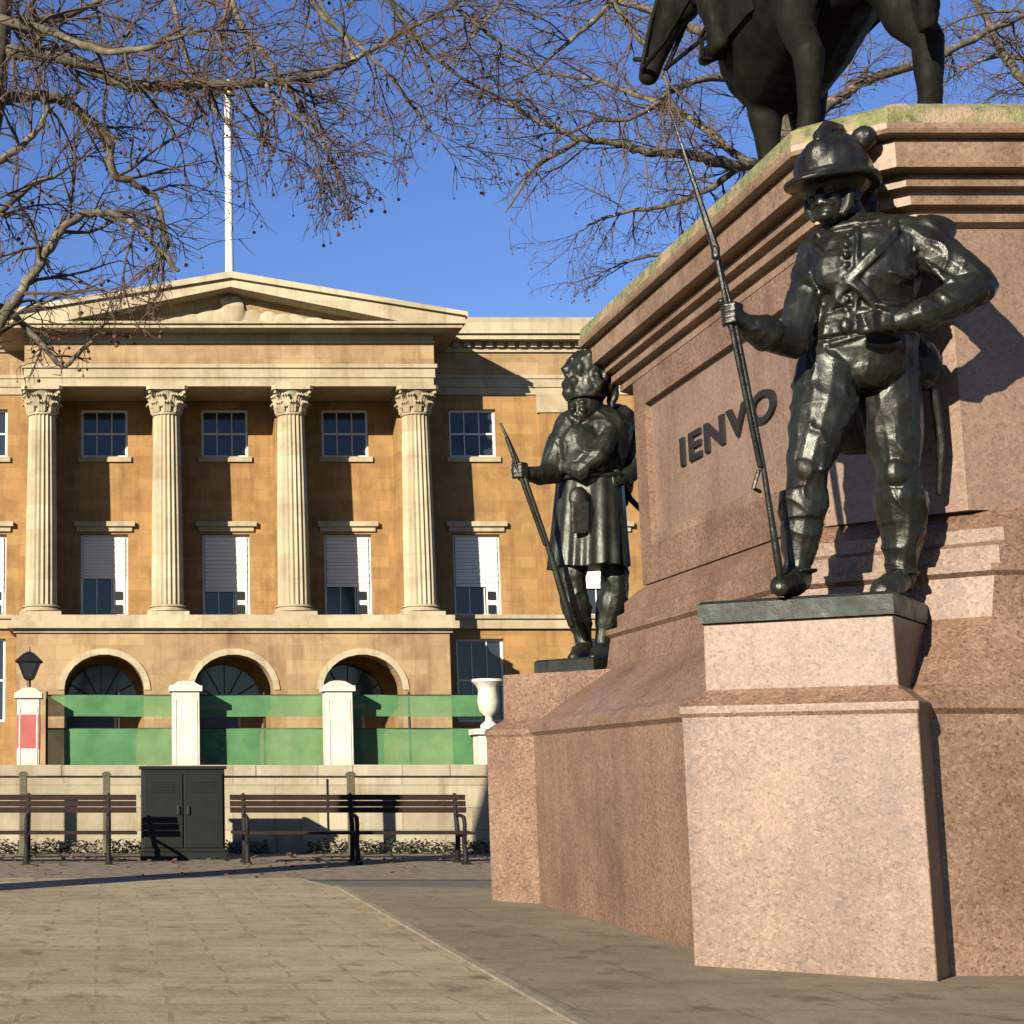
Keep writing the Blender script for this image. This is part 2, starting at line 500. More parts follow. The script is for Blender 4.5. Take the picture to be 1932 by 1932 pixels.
# cornice
c = MB()
prof_c = [(0.012, 4.76), (0.06, 4.785), (0.06, 4.84), (0.035, 4.845), (0.035, 4.875), (0.12, 4.885), (0.12, 4.945), (0.085, 4.95), (0.085, 4.985), (0.165, 4.995), (0.165, 5.05), (0.125, 5.055), (0.125, 5.085),
          (0.27, 5.09), (0.27, 5.265), (0.245, 5.27), (0.245, 5.285), (0.345, 5.295), (0.355, 5.32), (0.355, 5.36)]
stack(c, [(rect(-o_, -o_, dch, DB), z_) for o_, z_ in prof_c])
c.build('cornice', M['granite_cornice'], ped)
c = MB()
stack(c, [(rect(-0.345, -0.345, dch, DB), 5.362), (rect(-0.335, -0.335, dch, DB), 5.47), (rect(-0.24, -0.24, dch, DB), 5.535), (rect(0.05, 0.05, dch, DB), 5.55)])
cm = c.build('cornice_cap', M['moss'], ped)
# corner plinths, set diagonally
A = Vector((4.73, 9.94, 0))
def corner_plinth(mirror):
    def q(s, t, z):
        p = A + ab * s + ac * t
        y = p.y if not mirror else 2 * MIDY - p.y
        return Vector((p.x, y, z))
    m = MB()
    wdt, dep = 1.38, 1.5
    prof = [(0.0, -0.02), (0.0, 1.515), (-0.012, 1.54), (-0.012, 1.585), (0.012, 1.60), (0.10, 1.665), (0.12, 1.69), (0.125, 2.11)]
    rs = []
    for i, z in prof:
        rs.append([q(i, i, z), q(wdt - i, i, z), q(wdt - i, dep, z), q(i, dep, z)])
    m.rings(rs)
    o = m.build('corner_plinth', M['granite'], ped)
    bv = o.modifiers.new('worn_edges', 'BEVEL'); bv.width = 0.008; bv.segments = 2; bv.limit_method = 'ANGLE'; bv.angle_limit = R(50)
    return q
qn = corner_plinth(False)
qf = corner_plinth(True)
# bronze lettering on the long side
cu = bpy.data.curves.new('inscription', 'FONT')
cu.body = 'IENVO'; cu.size = 0.33; cu.offset = 0.009; cu.extrude = 0.012; cu.space_character = 1.18
tmp = bpy.data.objects.new('tmp_text', cu); C.objects.link(tmp)
bpy.context.view_layer.update()
me = bpy.data.meshes.new_from_object(tmp.evaluated_get(bpy.context.evaluated_depsgraph_get()))
bpy.data.objects.remove(tmp)
xsp = [w.co.x for w in me.vertices]; wd = max(xsp) - min(xsp); x0t = min(xsp)
yA, yB = 14.4, 12.3
for w in me.vertices:
    tx = (w.co.x - x0t) / wd
    w.co = Vector((DXL - 0.012 - w.co.z, yA + (yB - yA) * tx, 3.80 + w.co.y)) - ORIGIN[ped.name]
bm = bmesh.new(); bm.from_mesh(me)
seen = set(); isl = []
for v0 in bm.verts:
    if v0.index in seen: continue
    st_ = [v0]; comp = []
    seen.add(v0.index)
    while st_:
        q_ = st_.pop(); comp.append(q_)
        for e_ in q_.link_edges:
            o_ = e_.other_vert(q_)
            if o_.index not in seen: seen.add(o_.index); st_.append(o_)
    isl.append(comp)
# pieces that share a stretch of wall belong to one letter
lets = []
for comp in sorted(isl, key=lambda c_: -max(q_.co.y for q_ in c_)):
    a_, b_ = min(q_.co.y for q_ in comp), max(q_.co.y for q_ in comp)
    for L_ in lets:
        if min(b_, L_[1]) - max(a_, L_[0]) > .3 * min(b_ - a_, L_[1] - L_[0]):
            L_[2].extend(comp); L_[0] = min(a_, L_[0]); L_[1] = max(b_, L_[1]); break
    else: lets.append([a_, b_, list(comp)])
for L_ in lets:
    ids = {q_.index: i for i, q_ in enumerate(L_[2])}
    lm = MB(); lm.add([q_.co + ORIGIN[ped.name] for q_ in L_[2]], [[ids[q_.index] for q_ in f_.verts] for f_ in bm.faces if f_.verts[0].index in ids])
    lm.build('letter', M['letter'], ped)
bm.free(); bpy.data.meshes.remove(me)

# ------------------------------------------------------------------ near soldier
def J(x, y, dy=0.0, Y0=10.72): return W(x, y, Y0 + dy)

sold = thing('soldier_statue', 'large near bronze soldier in crested helmet with long musket, on the front corner plinth', 'statue', J(1600, 1125))
def plate_block(q, root, z0, z1, w0=0.11, w1=1.27, d0=0.09, d1=1.12, mat='bronze_plate'):
    m = MB()
    m.rings([[q(w0 + i, d0 + i, z), q(w1 - i, d0 + i, z), q(w1 - i, d1, z), q(w0 + i, d1, z)] for i, z in ((0.0, z0), (0.0, z1 - 0.02), (0.02, z1))])
    return m.build('base_plate', M[mat], root)
plate_block(qn, sold, 2.11, 2.25)
s = MB()
yw = R(-35)
# legs
s.tube([J(1562, 690, -.02), J(1556, 760, -.05), J(1538, 830, -.09), J(1524, 885, -.11), J(1520, 940, -.08), J(1512, 1000, -.06), J(1505, 1060, -.06), J(1500, 1092, -.06)],
       [.20, .205, .165, .125, .125, .125, .085, .08], 14)
s.tube([J(1668, 690, .02), J(1676, 760, .02), J(1688, 830, .0), J(1694, 890, -.02), J(1700, 950, .0), J(1703, 1010, .03), J(1700, 1065, .04), J(1698, 1095, .04)],
       [.20, .21, .175, .13, .14, .135, .09, .085], 14)
# knees and boot tops
s.ell(J(1523, 886, -.17), (.085, .07, .1)); s.ell(J(1693, 890, -.10), (.09, .07, .1))
s.loft([(J(1516, 925, -.075), .15, .14, 0), (J(1516, 940, -.075), .155, .145, 0), (J(1513, 980, -.07), .135, .135, 0)])
s.loft([(J(1699, 930, .0), .165, .15, 0), (J(1700, 946, .0), .165, .155, 0), (J(1702, 990, .02), .145, .14, 0)])
# feet
s.tube([J(1508, 1090, -.02), J(1492, 1100, -.16), J(1474, 1106, -.30)], [.085, .09, .06], 12)
s.tube([J(1700, 1092, .06), J(1682, 1104, -.08), J(1662, 1114, -.22)], [.085, .09, .062], 12)
# pelvis, trunk
TOR = [(1612, 742, .0, .22, .17), (1612, 710, -.01, .31, .24), (1615, 670, -.03, .335, .27), (1618, 630, -.04, .305, .255), (1622, 585, -.05, .315, .265),
       (1622, 540, -.07, .36, .29), (1622, 500, -.07, .385, .285), (1622, 465, -.05, .36, .25), (1618, 435, -.03, .24, .18), (1606, 415, -.02, .13, .13)]
s.loft([(J(q[0], q[1], q[2]), q[3], q[4], yw) for q in TOR], 20)
def torso(y, ang, out=1.0):
    # point on the trunk's surface at survey height y; ang 0 faces front, + towards his left
    for q0, q1 in zip(TOR, TOR[1:]):
        if q0[1] >= y >= q1[1]:
            t = (q0[1] - y) / (q0[1] - q1[1]); q = [a_ + (b_ - a_) * t for a_, b_ in zip(q0, q1)]
            break
    a_ = R(ang - 90)
    x = q[3] * out * math.cos(a_); yy = q[4] * out * math.sin(a_)
    return J(q[0], y, q[2]) + Vector((x * math.cos(yw) - yy * math.sin(yw), x * math.sin(yw) + yy * math.cos(yw), 0))
s.ell(J(1632, 690, -.15), (.15, .13, .16))
s.ell(J(1592, 515, -.19), (.19, .12, .17)); s.ell(J(1668, 512, -.13), (.18, .12, .17))
# coat skirt
s.loft([(J(1616, 600, -.03), .325, .275, yw), (J(1616, 608, -.03), .345, .295, yw), (J(1616, 622, -.03), .345, .295, yw), (J(1616, 630, -.03), .32, .27, yw)], 20)
s.loft([(J(1625, 640, .05), .34, .25, yw), (J(1632, 720, .10), .33, .22, yw), (J(1650, 800, .17), .30, .16, yw), (J(1662, 850, .20), .25, .12, yw)], 20)
# cross belts, jacket front, collar, waist belt
for sg in (1, -1):
    bp = [torso(448 + 190 * i / 10.0, sg * (52 - 100 * i / 10.0), 1.03) for i in range(11)]
    for off in (-.022, 0, .022): s.tube([p + Vector((0, 0, off)) for p in bp], .022, 7)
for i in range(8): s.ell(torso(462 + 20 * i, -3, 1.05), (.022, .022, .022), None, 8, 6)
s.tube([torso(450 + 20 * i, 6, 1.02) for i in range(10)], .02, 7)
for y_ in (628, 634, 640): s.tube([torso(y_, a_, 1.04) for a_ in range(-180, 181, 15)], .024, 7, False)
s.ell(torso(634, 0, 1.08), (.05, .03, .05))
for off in (0, 8, 16): s.tube([torso(440 - off, a_, 1.06) for a_ in range(-180, 181, 20)], .025, 7, False)
for y_, a0, a1 in ((560, -70, -20), (585, -60, 10), (605, -80, -10), (540, 40, 80), (515, -70, -40), (590, 30, 75), (655, -50, 20), (675, -60, -20), (668, 20, 60)):
    s.tube([torso(y_ + 6 * math.sin(k), a0 + (a1 - a0) * k / 4.0, 1.015) for k in range(5)], [.008, .02, .025, .02, .008], 7)
# sash and pouches
s.ell(J(1735, 690, .05), (.14, .12, .17)); s.ell(J(1540, 680, .05), (.11, .10, .15))
# collar, neck, head
s.tube([J(1614, 455, -.02), J(1602, 420, -.04), J(1588, 395, -.06)], [.20, .125, .125], 12)
head = J(1572, 372, -.09)
hq = Quaternion((0, 0, 1), R(-48))
s.ell(head, (.135, .165, .19), hq)
fd = Vector((-0.74, -0.66, -0.06)).normalized()      # where the face looks
sd = Vector((fd.y, -fd.x, 0)).normalized()
up = Vector((0, 0, 1))
def F(f, l, u): return head + fd * f + sd * l + up * u
s.ell(F(.085, 0, -.075), (.10, .10, .125), hq); s.ell(F(.15, 0, -.155), (.045, .04, .035), hq)                       # jaw and chin
s.tube([F(.155, 0, .04), F(.195, 0, -.02), F(.185, 0, -.04)], [.022, .032, .028], 8)   # nose
for k in (-1, 1):
    s.ell(F(.125, .06 * k, .035), (.045, .04, .02), hq)              # brow
    s.ell(F(.12, .065 * k, -.03), (.04, .045, .04), hq)              # cheek
    s.ell(F(-.01, .14 * k, -.01), (.03, .045, .06), hq)              # ear
s.tube([F(.155, -.03, -.105), F(.165, 0, -.105), F(.155, .03, -.105)], .013, 7)
# right arm (left in view) out to the musket
s.tube([J(1552, 478, .08), J(1532, 530, .02), J(1512, 590, -.08), J(1496, 645, -.18)], [.15, .135, .11, .10], 12)
s.tube([J(1496, 648, -.22), J(1462, 640, -.30), J(1425, 620, -.36), J(1398, 603, -.40)], [.10, .09, .07, .06], 12)
s.loft([(J(1424, 628, -.36), .085, .085, 0), (J(1422, 610, -.36), .085, .085, 0)])
hp = J(1386, 598, -.41)
s.ell(hp, (.055, .06, .085))
for k in range(4):
    z = .06 - k * .036
    s.tube([hp + Vector((.03, -.03, z)), hp + Vector((-.03, -.075, z + .004)), hp + Vector((-.075, -.045, z)), hp + Vector((-.07, .0, z - .006))], [.024, .022, .02, .017], 7)
s.tube([hp + Vector((.02, .02, .05)), hp + Vector((-.03, .05, .09)), hp + Vector((-.07, .02, .11))], [.026, .022, .018], 7)
# left arm folded over the belly
s.tube([J(1716, 460, -.22), J(1760, 480, -.28), J(1806, 508, -.36), J(1842, 534, -.42)], [.16, .15, .125, .115], 12)
s.tube([J(1844, 540, -.42), J(1796, 568, -.47), J(1740, 594, -.47), J(1700, 604, -.46)], [.115, .11, .088, .07], 12)
s.loft([(J(1752, 602, -.46), .10, .10, 0), (J(1752, 580, -.46), .10, .10, 0)])
hp2 = J(1676, 606, -.46)
s.ell(hp2, (.085, .045, .07))
for k in range(4):
    z = .05 - k * .034
    s.tube([hp2 + Vector((-.05, .0, z)), hp2 + Vector((-.11, -.025, z - .005)), hp2 + Vector((-.155, -.01, z - .012)), hp2 + Vector((-.175, .03, z - .015))], [.024, .022, .019, .016], 7)
s.tube([hp2 + Vector((.02, -.02, .05)), hp2 + Vector((-.03, -.03, .09)), hp2 + Vector((-.08, -.02, .105))], [.027, .023, .018], 7)
# cuffs, trouser stripe, moustache, eyes, boots
for p_a, p_b in ((J(1420, 616, -.36), J(1446, 630, -.32)), (J(1722, 598, -.465), J(1744, 592, -.47))):
    s.tube([p_a, p_a.lerp(p_b, .3), p_b], [.085, .10, .112], 12)
s.tube([F(.165, -.075, -.085), F(.185, -.03, -.07), F(.192, 0, -.066), F(.185, .03, -.07), F(.165, .075, -.085)], [.008, .014, .016, .014, .008], 7)
for k in (-1, 1):
    s.ell(F(.158, .058 * k, .012), (.022, .022, .014), hq, 8, 6)
    s.tube([F(.172, .02 * k, .03), F(.17, .06 * k, .042), F(.14, .105 * k, .03)], [.014, .018, .010], 6)
    s.tube([F(.06, .135 * k, -.02), F(.07, .125 * k, -.09), F(.09, .10 * k, -.15)], [.03, .03, .018], 7)
s.tube([J(1578 - 9 * i, 740 + 48 * i, -.17 - .02 * min(i, 3)) for i in range(4)], .018, 6)
for (cx_, cy_, dd_) in ((1508, 1078, -.10), (1700, 1082, .0)):
    s.tube([J(cx_, cy_, dd_) + Vector((.092 * math.cos(a_), .092 * math.sin(a_), 0)) for a_ in [2 * PI * i / 14 for i in range(15)]], .014, 6, False)
# shoulder wings
s.ell(J(1748, 440, -.22), (.18, .15, .11)); s.ell(J(1545, 470, .08), (.13, .14, .08))
s.tube([J(1680, 440, -.15), J(1730, 452, -.22)], [.13, .14], 10)
for k in range(9):
    a = k / 8.0
    s.tube([J(1704 + 84 * a, 452 - 14 * math.sin(PI * a), -.35), J(1706 + 86 * a, 480 - 10 * math.sin(PI * a), -.37)], [.022, .013], 6)
# folds
for (p0, p1, p2, r_) in (((1530, 800, -.22), (1555, 760, -.20), (1590, 730, -.16), .022),
                         ((1770, 512, -.42), (1800, 535, -.50), (1815, 552, -.52), .022), ((1745, 492, -.38), (1770, 515, -.44), (1790, 540, -.48), .02)):
    s.tube([J(*p0), J(*p1), J(*p2)], [r_ * .5, r_, r_ * .5], 7)
s.sculpt('body', M['bronze'], sold, 0.009, 1, 0.004, 9.0, .013)
# helmet
hm = MB()
hc = head + Vector((.012, .01, .10))
hm.ell(hc + Vector((0, 0, .07)), (.235, .27, .235), hq, 18, 12)
hm.ell(hc + Vector((0.02, 0, .20)), (.175, .21, .135), hq, 16, 10)
hm.ell(hc + fd * .21 + up * .14, (.10, .07, .12), hq, 12, 8)
hm.tube([hc + (fd * math.cos(a) * .252 + sd * math.sin(a) * .228) + up * .10 for a in [2 * PI * i / 24 for i in range(25)]], .014, 6, False)
# peak and neck guard
pk = []
for zo, k in ((-.075, 1.0), (-.05, 1.03), (-.02, .9)):
    ring = []
    for i in range(28):
        a = 2 * PI * i / 28
        f = math.cos(a); l = math.sin(a)
        ext = .285 + (.15 * max(0, f) ** 1.2) + (.05 * max(0, -f))
        ring.append(hc + fd * f * ext * k + sd * l * .285 * k + up * (zo + .065 - .05 * max(0, f) ** 1.5 - .04 * max(0, -f)))
    pk.append(ring)
hm.rings(pk)
hm.tube([hc + (fd * math.cos(a) * .265 + sd * math.sin(a) * .24) + up * .025 for a in [2 * PI * i / 24 for i in range(25)]], .022, 8, False)
hel = hm.sculpt('helmet', M['bronze'], sold, 0.012, 2)
cr = MB()
cp = [hc + fd * .20 + up * .16, hc + fd * .15 + up * .29, hc + fd * .03 + up * .37, hc - fd * .10 + up * .37, hc - fd * .22 + up * .29, hc - fd * .275 + up * .10]
cr.tube(cp, [.03, .045, .055, .06, .055, .03], 10)
cr.sculpt('crest', M['bronze'], hel, 0.012, 2, .006, 18)
pl = MB()
tq = hc + Vector((.19, -.02, .25))
pl.tube([hc + Vector((.11, 0, .20)), tq, tq + Vector((.02, 0, .05))], [.03, .06, .075], 10)
pl.ell(tq + Vector((.02, 0, .05)), (.085, .085, .08))
for k in range(9):
    o_ = Vector((random.uniform(-.05, .05), random.uniform(-.05, .05), 0))
    b0 = hc - fd * .2 + up * .12
    pl.tube([b0 + o_ * .4, b0 + Vector((.10, .03, -.05)) + o_, b0 + Vector((.13, .03, -.18)) + o_, b0 + Vector((.12, -.02, -.33)) + o_ * .8], [.04, .05, .045, .02], 7)
pl.sculpt('plume', M['bronze'], hel, 0.013, 2, .006, 20)
# musket
mu = MB()
m0 = J(1472, 1088, -.30); m1 = J(1440, 880, -.36); m2 = J(1386, 600, -.45); m3 = J(1350, 470, -.47)
mu.tube([m0, m0.lerp(m1, .15), m0.lerp(m1, .5), m1, m2, m3], [.022, .025, .020, .017, .016, .013], 10)
mu.tube([m1 + Vector((-.03, -.02, 0)), m3 + Vector((-.012, -.02, 0))], [.016, .015], 8)
mu.tube([m1.lerp(m0, .3) + Vector((-.05, 0, .05)), m1.lerp(m0, .2) + Vector((-.085, -.01, .0)), m1 + Vector((-.03, 0, -.03))], .014, 7)
mk = mu.build('musket', M['bronze'], sold, True)
by = MB()
m4 = J(1262, 200, -.45)
by.tube([m3.lerp(m2, .12) + Vector((-.02, -.02, 0)), m3, m3.lerp(m4, .25), m4], [.028, .028, .02, .006], 8)
by.build('bayonet', M['bronze'], mk, True)
# knapsack and sword
kn = MB()
kc = J(1640, 520, .30)
kn.obox(kc, (math.cos(yw), math.sin(yw), 0), (-math.sin(yw), math.cos(yw), 0), (0, 0, 1), .25, .09, .22)
kn.tube([kc + Vector((-.22, .18, .26)), kc + Vector((.24, -.12, .26))], .085, 12)
kn.sculpt('knapsack', M['bronze'], sold, 0.016, 2, .004, 12)
sc_ = MB()
sc_.tube([J(1742, 660, .02), J(1762, 740, .08), J(1776, 840, .12), J(1772, 930, .16)], [.028, .032, .028, .02], 8)
sc_.tube([J(1738, 650, .0), J(1728, 622, -.05), J(1722, 606, -.08)], [.04, .025, .035], 8)
sc_.build('scabbard', M['bronze'], sold, True)

# ------------------------------------------------------------------ far highlander
def K(x, y, dy=0.0): return W(x, y, 16.30 + dy)
hi = thing('highlander_statue', 'smaller far bronze soldier in kilt and tall feather bonnet on the far corner plinth', 'statue', K(1112, 1245))
plate_block(qf, hi, 2.11, 2.24, 0.32, 1.15, 0.42, 1.1)
s = MB()
yw = R(-25)
# legs: hose and shoes
s.tube([K(1082, 1050, -.05), K(1080, 1090, -.08), K(1082, 1115, -.06), K(1088, 1150, -.04), K(1100, 1195, -.02), K(1102, 1222, -.02)], [.15, .125, .13, .145, .085, .08], 12)
s.tube([K(1156, 1050, .02), K(1160, 1090, -.04), K(1160, 1115, .0), K(1154, 1145, .03), K(1140, 1190, .05), K(1136, 1222, .05)], [.15, .13, .135, .15, .085, .08], 12)
s.tube([K(1104, 1226, .02), K(1094, 1234, -.14), K(1084, 1239, -.28)], [.085, .09, .06], 10)
s.tube([K(1140, 1226, .08), K(1130, 1236, -.08), K(1122, 1241, -.20)], [.085, .09, .06], 10)
# trunk
s.loft([(K(1112, 935, 0), .30, .24, yw), (K(1112, 905, 0), .31, .25, yw), (K(1114, 880, -.02), .33, .27, yw), (K(1118, 845, -.03), .36, .29, yw), (K(1124, 810, -.03), .36, .27, yw), (K(1126, 785, -.02), .26, .2, yw), (K(1120, 770, -.02), .15, .14, yw)], 18)
s.ell(K(1098, 845, -.24), (.22, .12, .24))
# plaid over the chest and shoulder
s.tube([K(1152, 785, -.10), K(1150, 820, -.27), K(1130, 860, -.36), K(1095, 890, -.33), K(1062, 880, -.2)], [.085, .095, .10, .09, .06], 10)
s.tube([K(1165, 780, .05), K(1170, 840, .15), K(1172, 910, .20), K(1168, 970, .22)], [.10, .14, .13, .05], 10)
# neck and head
s.tube([K(1120, 782, -.02), K(1114, 765, -.05)], [.13, .12], 10)
hd = K(1108, 795, -.10) + Vector((0, 0, .14))
fd2 = Vector((-0.85, -0.52, -0.12)).normalized(); sd2 = Vector((fd2.y, -fd2.x, 0)).normalized()
hq2 = Quaternion((0, 0, 1), math.atan2(-fd2.x, fd2.y) + PI)
def F2(f, l, u): return hd + fd2 * f + sd2 * l + up * u
s.ell(hd, (.14, .17, .19), hq2)
s.ell(F2(.085, 0, -.09), (.10, .10, .125), hq2); s.ell(F2(.15, 0, -.17), (.045, .04, .035), hq2)
s.tube([F2(.16, 0, .04), F2(.205, 0, -.02), F2(.19, 0, -.045)], [.024, .034, .028], 8)
for k in (-1, 1):
    s.ell(F2(.125, .06 * k, .035), (.045, .04, .022), hq2); s.ell(F2(.12, .065 * k, -.04), (.042, .045, .04), hq2)
s.tube([F2(.165, -.04, -.085), F2(.185, 0, -.078), F2(.165, .04, -.085)], .02, 7)
# right arm holding the musket in front
s.tube([K(1078, 800, -.05), K(1060, 835, -.10), K(1045, 870, -.12), K(1040, 890, -.14)], [.15, .135, .115, .11], 12)
s.tube([K(1042, 892, -.14), K(1020, 898, -.26), K(998, 893, -.36)], [.11, .095, .075], 12)
h3 = K(985, 890, -.40)
s.ell(h3, (.075, .07, .085))
for k in range(4):
    z = .06 - k * .038
    s.tube([h3 + Vector((.03, -.04, z)), h3 + Vector((-.03, -.085, z)), h3 + Vector((-.085, -.05, z)), h3 + Vector((-.08, .0, z))], [.026, .024, .022, .018], 7)
s.tube([h3 + Vector((.02, .03, .05)), h3 + Vector((-.04, .05, .09)), h3 + Vector((-.08, .0, .10))], [.028, .024, .018], 7)
# left arm akimbo
s.tube([K(1170, 790, .0), K(1190, 820, .0), K(1200, 850, .0), K(1198, 872, .0)], [.15, .14, .125, .12], 12)
s.tube([K(1198, 875, .0), K(1186, 893, -.08), K(1172, 903, -.16)], [.12, .095, .075], 12)
h4 = K(1164, 908, -.18); s.ell(h4, (.08, .07, .07))
for k in range(4):
    s.tube([h4 + Vector((.0, -.02, .04 - .028 * k)), h4 + Vector((-.06, -.07, .035 - .03 * k)), h4 + Vector((-.10, -.04, .02 - .03 * k))], [.024, .022, .017], 7)
s.tube([h4 + Vector((.03, -.03, .04)), h4 + Vector((.0, -.08, .07)), h4 + Vector((-.04, -.09, .08))], [.026, .022, .017], 7)
s.ell(K(1170, 785, 0), (.15, .14, .08)); s.ell(K(1084, 800, -.04), (.14, .14, .08))
s.tube([K(1160, 800, -.20), K(1115, 850, -.36), K(1075, 890, -.28)], .035, 8)
s.sculpt('body', M['bronze_far'], hi, 0.011, 1, 0.006, 8.0, .013)
# kilt with pleats
kt = MB(); rs = []
for t_ in [i / 10.0 for i in range(11)]:
    cpt = K(1112 - 2 * t_, 900 + 172 * t_, .0)
    rx = .315 + .065 * t_; ry = .26 + .11 * t_
    ring = []
    for i in range(120):
        a = 2 * PI * i / 120
        pl_ = 1 + (.018 + .07 * t_) * math.sin(a * 17 + .4 * math.sin(3 * a)) * .5
        x = rx * pl_ * math.cos(a); y = ry * pl_ * math.sin(a)
        ring.append(cpt + Vector((x * math.cos(yw) - y * math.sin(yw), x * math.sin(yw) + y * math.cos(yw), .012 * math.sin(a * 5))))
    rs.append(ring)
kt.rings(rs)
kt.tube([K(1112, 904, .0) + Vector((.33 * math.cos(a), .275 * math.sin(a), 0)) for a in [2 * PI * i / 24 for i in range(25)]], .03, 8, False)
kt.build('kilt', M['bronze_far'], hi, True, 60)
sp = MB()
spc = K(1092, 940, -.34); sp.ell(spc, (.10, .06, .12))
for k in range(6): sp.tube([spc + Vector((-.07 + .028 * k, -.03, -.06)), spc + Vector((-.075 + .03 * k, -.02, -.34))], [.028, .01], 6)
sp.sculpt('sporran', M['bronze_far'], hi, 0.014, 1)
fb = MB()
fb.loft([(hd + Vector((0, 0, .07)), .185, .20, 0), (hd + Vector((0, 0, .14)), .20, .215, 0), (hd + Vector((.01, 0, .25)), .205, .21, 0), (hd + Vector((.02, 0, .36)), .215, .215, 0), (hd + Vector((.03, 0, .47)), .20, .20, 0), (hd + Vector((.03, 0, .55)), .14, .14, 0)], 18)
for k in range(60):
    a = random.uniform(0, 2 * PI); z = random.uniform(.16, .54)
    r_ = .20 if z < .46 else .15
    p = hd + Vector((r_ * math.cos(a) + .02, r_ * math.sin(a), z))
    fb.tube([p, p + Vector((.03 * math.cos(a), .03 * math.sin(a), -.03)), p + Vector((.015 * math.cos(a), .015 * math.sin(a), -.11))], [.03, .035, .012], 6)
for k in range(3):
    p = hd + Vector((.20, -.06 + .05 * k, .38))
    fb.tube([p, p + Vector((.06, 0, -.10)), p + Vector((.06, 0, -.28)), p + Vector((.03, 0, -.40))], [.04, .05, .045, .02], 7)
fb.sculpt('feather_bonnet', M['bronze_far'], hi, 0.016, 1, .008, 20)
mu = MB()
a0 = K(1078, 1178, -.32); a1 = K(1040, 1050, -.40); a2 = K(990, 900, -.46); a3 = K(958, 828, -.47); a4 = K(945, 800, -.47)
mu.tube([a0, a0.lerp(a1, .3), a1, a2, a3, a4], [.034, .036, .027, .021, .017, .010], 9)
mu.tube([a1.lerp(a2, .15) + Vector((-.03, -.02, 0)), a3 + Vector((-.015, -.02, 0))], .018, 7)
mu.build('musket', M['bronze_far'], hi, True)
sw = MB()
sw.tube([K(1172, 905, .02), K(1188, 940, .10), K(1212, 965, .12), K(1234, 986, .14)], [.035, .03, .026, .02], 8)
sw.ell(K(1176, 905, -.02), (.06, .06, .06))
sw.build('scabbard', M['bronze_far'], hi, True)

# ------------------------------------------------------------------ horse and rider
eq = thing('equestrian_statue', 'dark bronze horse and rider standing on top of the granite pedestal', 'statue', (5.7, 13.2, 5.5))
p_ = MB(); p_.box(5.08, 6.62, 11.55, 15.2, 5.49, 5.60, 0.015); p_.build('base_plate', M['bronze_plate'], eq)
s = MB()
V = Vector
def hx(x, y, z): return V((x, y, z + 5.60))
def body_ring(c, rx, rz, tilt=0):
    c = V(c)
    return [c + V((rx * math.cos(2 * PI * i / 18), -math.sin(tilt) * rz * math.sin(2 * PI * i / 18), math.cos(tilt) * rz * math.sin(2 * PI * i / 18))) for i in range(18)]
s.rings([body_ring(hx(5.60, 11.55, 1.98), .20, .24), body_ring(hx(5.60, 11.72, 1.94), .40, .44), body_ring(hx(5.61, 12.1, 1.85), .52, .55), body_ring(hx(5.63, 12.6, 1.74), .53, .55), body_ring(hx(5.66, 13.1, 1.68), .54, .60),
         body_ring(hx(5.68, 13.5, 1.68), .52, .66), body_ring(hx(5.70, 13.85, 1.76), .44, .62), body_ring(hx(5.70, 14.1, 1.86), .28, .40)])
s.tube([hx(5.67, 13.8, 2.05), hx(5.66, 14.35, 2.5), hx(5.64, 14.85, 2.85), hx(5.58, 15.1, 3.12)], [.38, .30, .24, .19], 14)
hb = hx(5.56, 15.18, 3.16); hm_ = hx(5.27, 15.62, 2.28)
s.tube([hb, hb.lerp(hm_, .25), hb.lerp(hm_, .55), hb.lerp(hm_, .85), hm_], [.18, .20, .14, .105, .10], 12)
s.ell(hb.lerp(hm_, .3) + V((.05, -.10, -.06)), (.15, .20, .20))
for k in (-1, 1): s.tube([hb + V((.09 * k, 0, .12)), hb + V((.11 * k, .02, .30))], [.06, .015], 8)
def leg(pts, rr): s.tube([hx(*p) for p in pts], rr, 12)
leg([(5.34, 11.95, 1.85), (5.24, 12.12, 1.45), (5.20, 12.05, 1.10), (5.17, 11.80, .80), (5.17, 11.86, .42), (5.17, 11.92, .20), (5.17, 12.0, .04)], [.31, .21, .13, .115, .08, .095, .12])
leg([(5.88, 11.90, 1.85), (5.93, 11.98, 1.45), (5.95, 11.88, 1.10), (5.96, 11.62, .82), (5.96, 11.66, .42), (5.96, 11.72, .20), (5.96, 11.80, .04)], [.32, .23, .16, .12, .085, .10, .12])
leg([(5.56, 13.60, 1.60), (5.56, 13.62, 1.15), (5.57, 13.62, .82), (5.57, 13.58, .40), (5.57, 13.62, .18), (5.57, 13.70, .04)], [.23, .15, .105, .08, .09, .12])
leg([(5.98, 13.80, 1.60), (6.02, 13.86, 1.15), (6.02, 13.86, .82), (6.02, 13.80, .40), (6.02, 13.84, .18), (6.02, 13.92, .04)], [.23, .15, .105, .08, .09, .12])
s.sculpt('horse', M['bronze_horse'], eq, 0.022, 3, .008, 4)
tl = MB()
for k in range(10):
    o_ = V((random.uniform(-.07, .07), random.uniform(-.06, .06), 0))
    tl.tube([hx(5.62, 11.55, 2.15) + o_ * .4, hx(5.70, 11.30, 1.95) + o_, hx(5.78, 11.22, 1.4) + o_ * 1.2, hx(5.80, 11.28, .75) + o_ * .8], [.06, .075, .07, .02], 7)
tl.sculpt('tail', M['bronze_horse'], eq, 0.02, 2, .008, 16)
mn = MB()
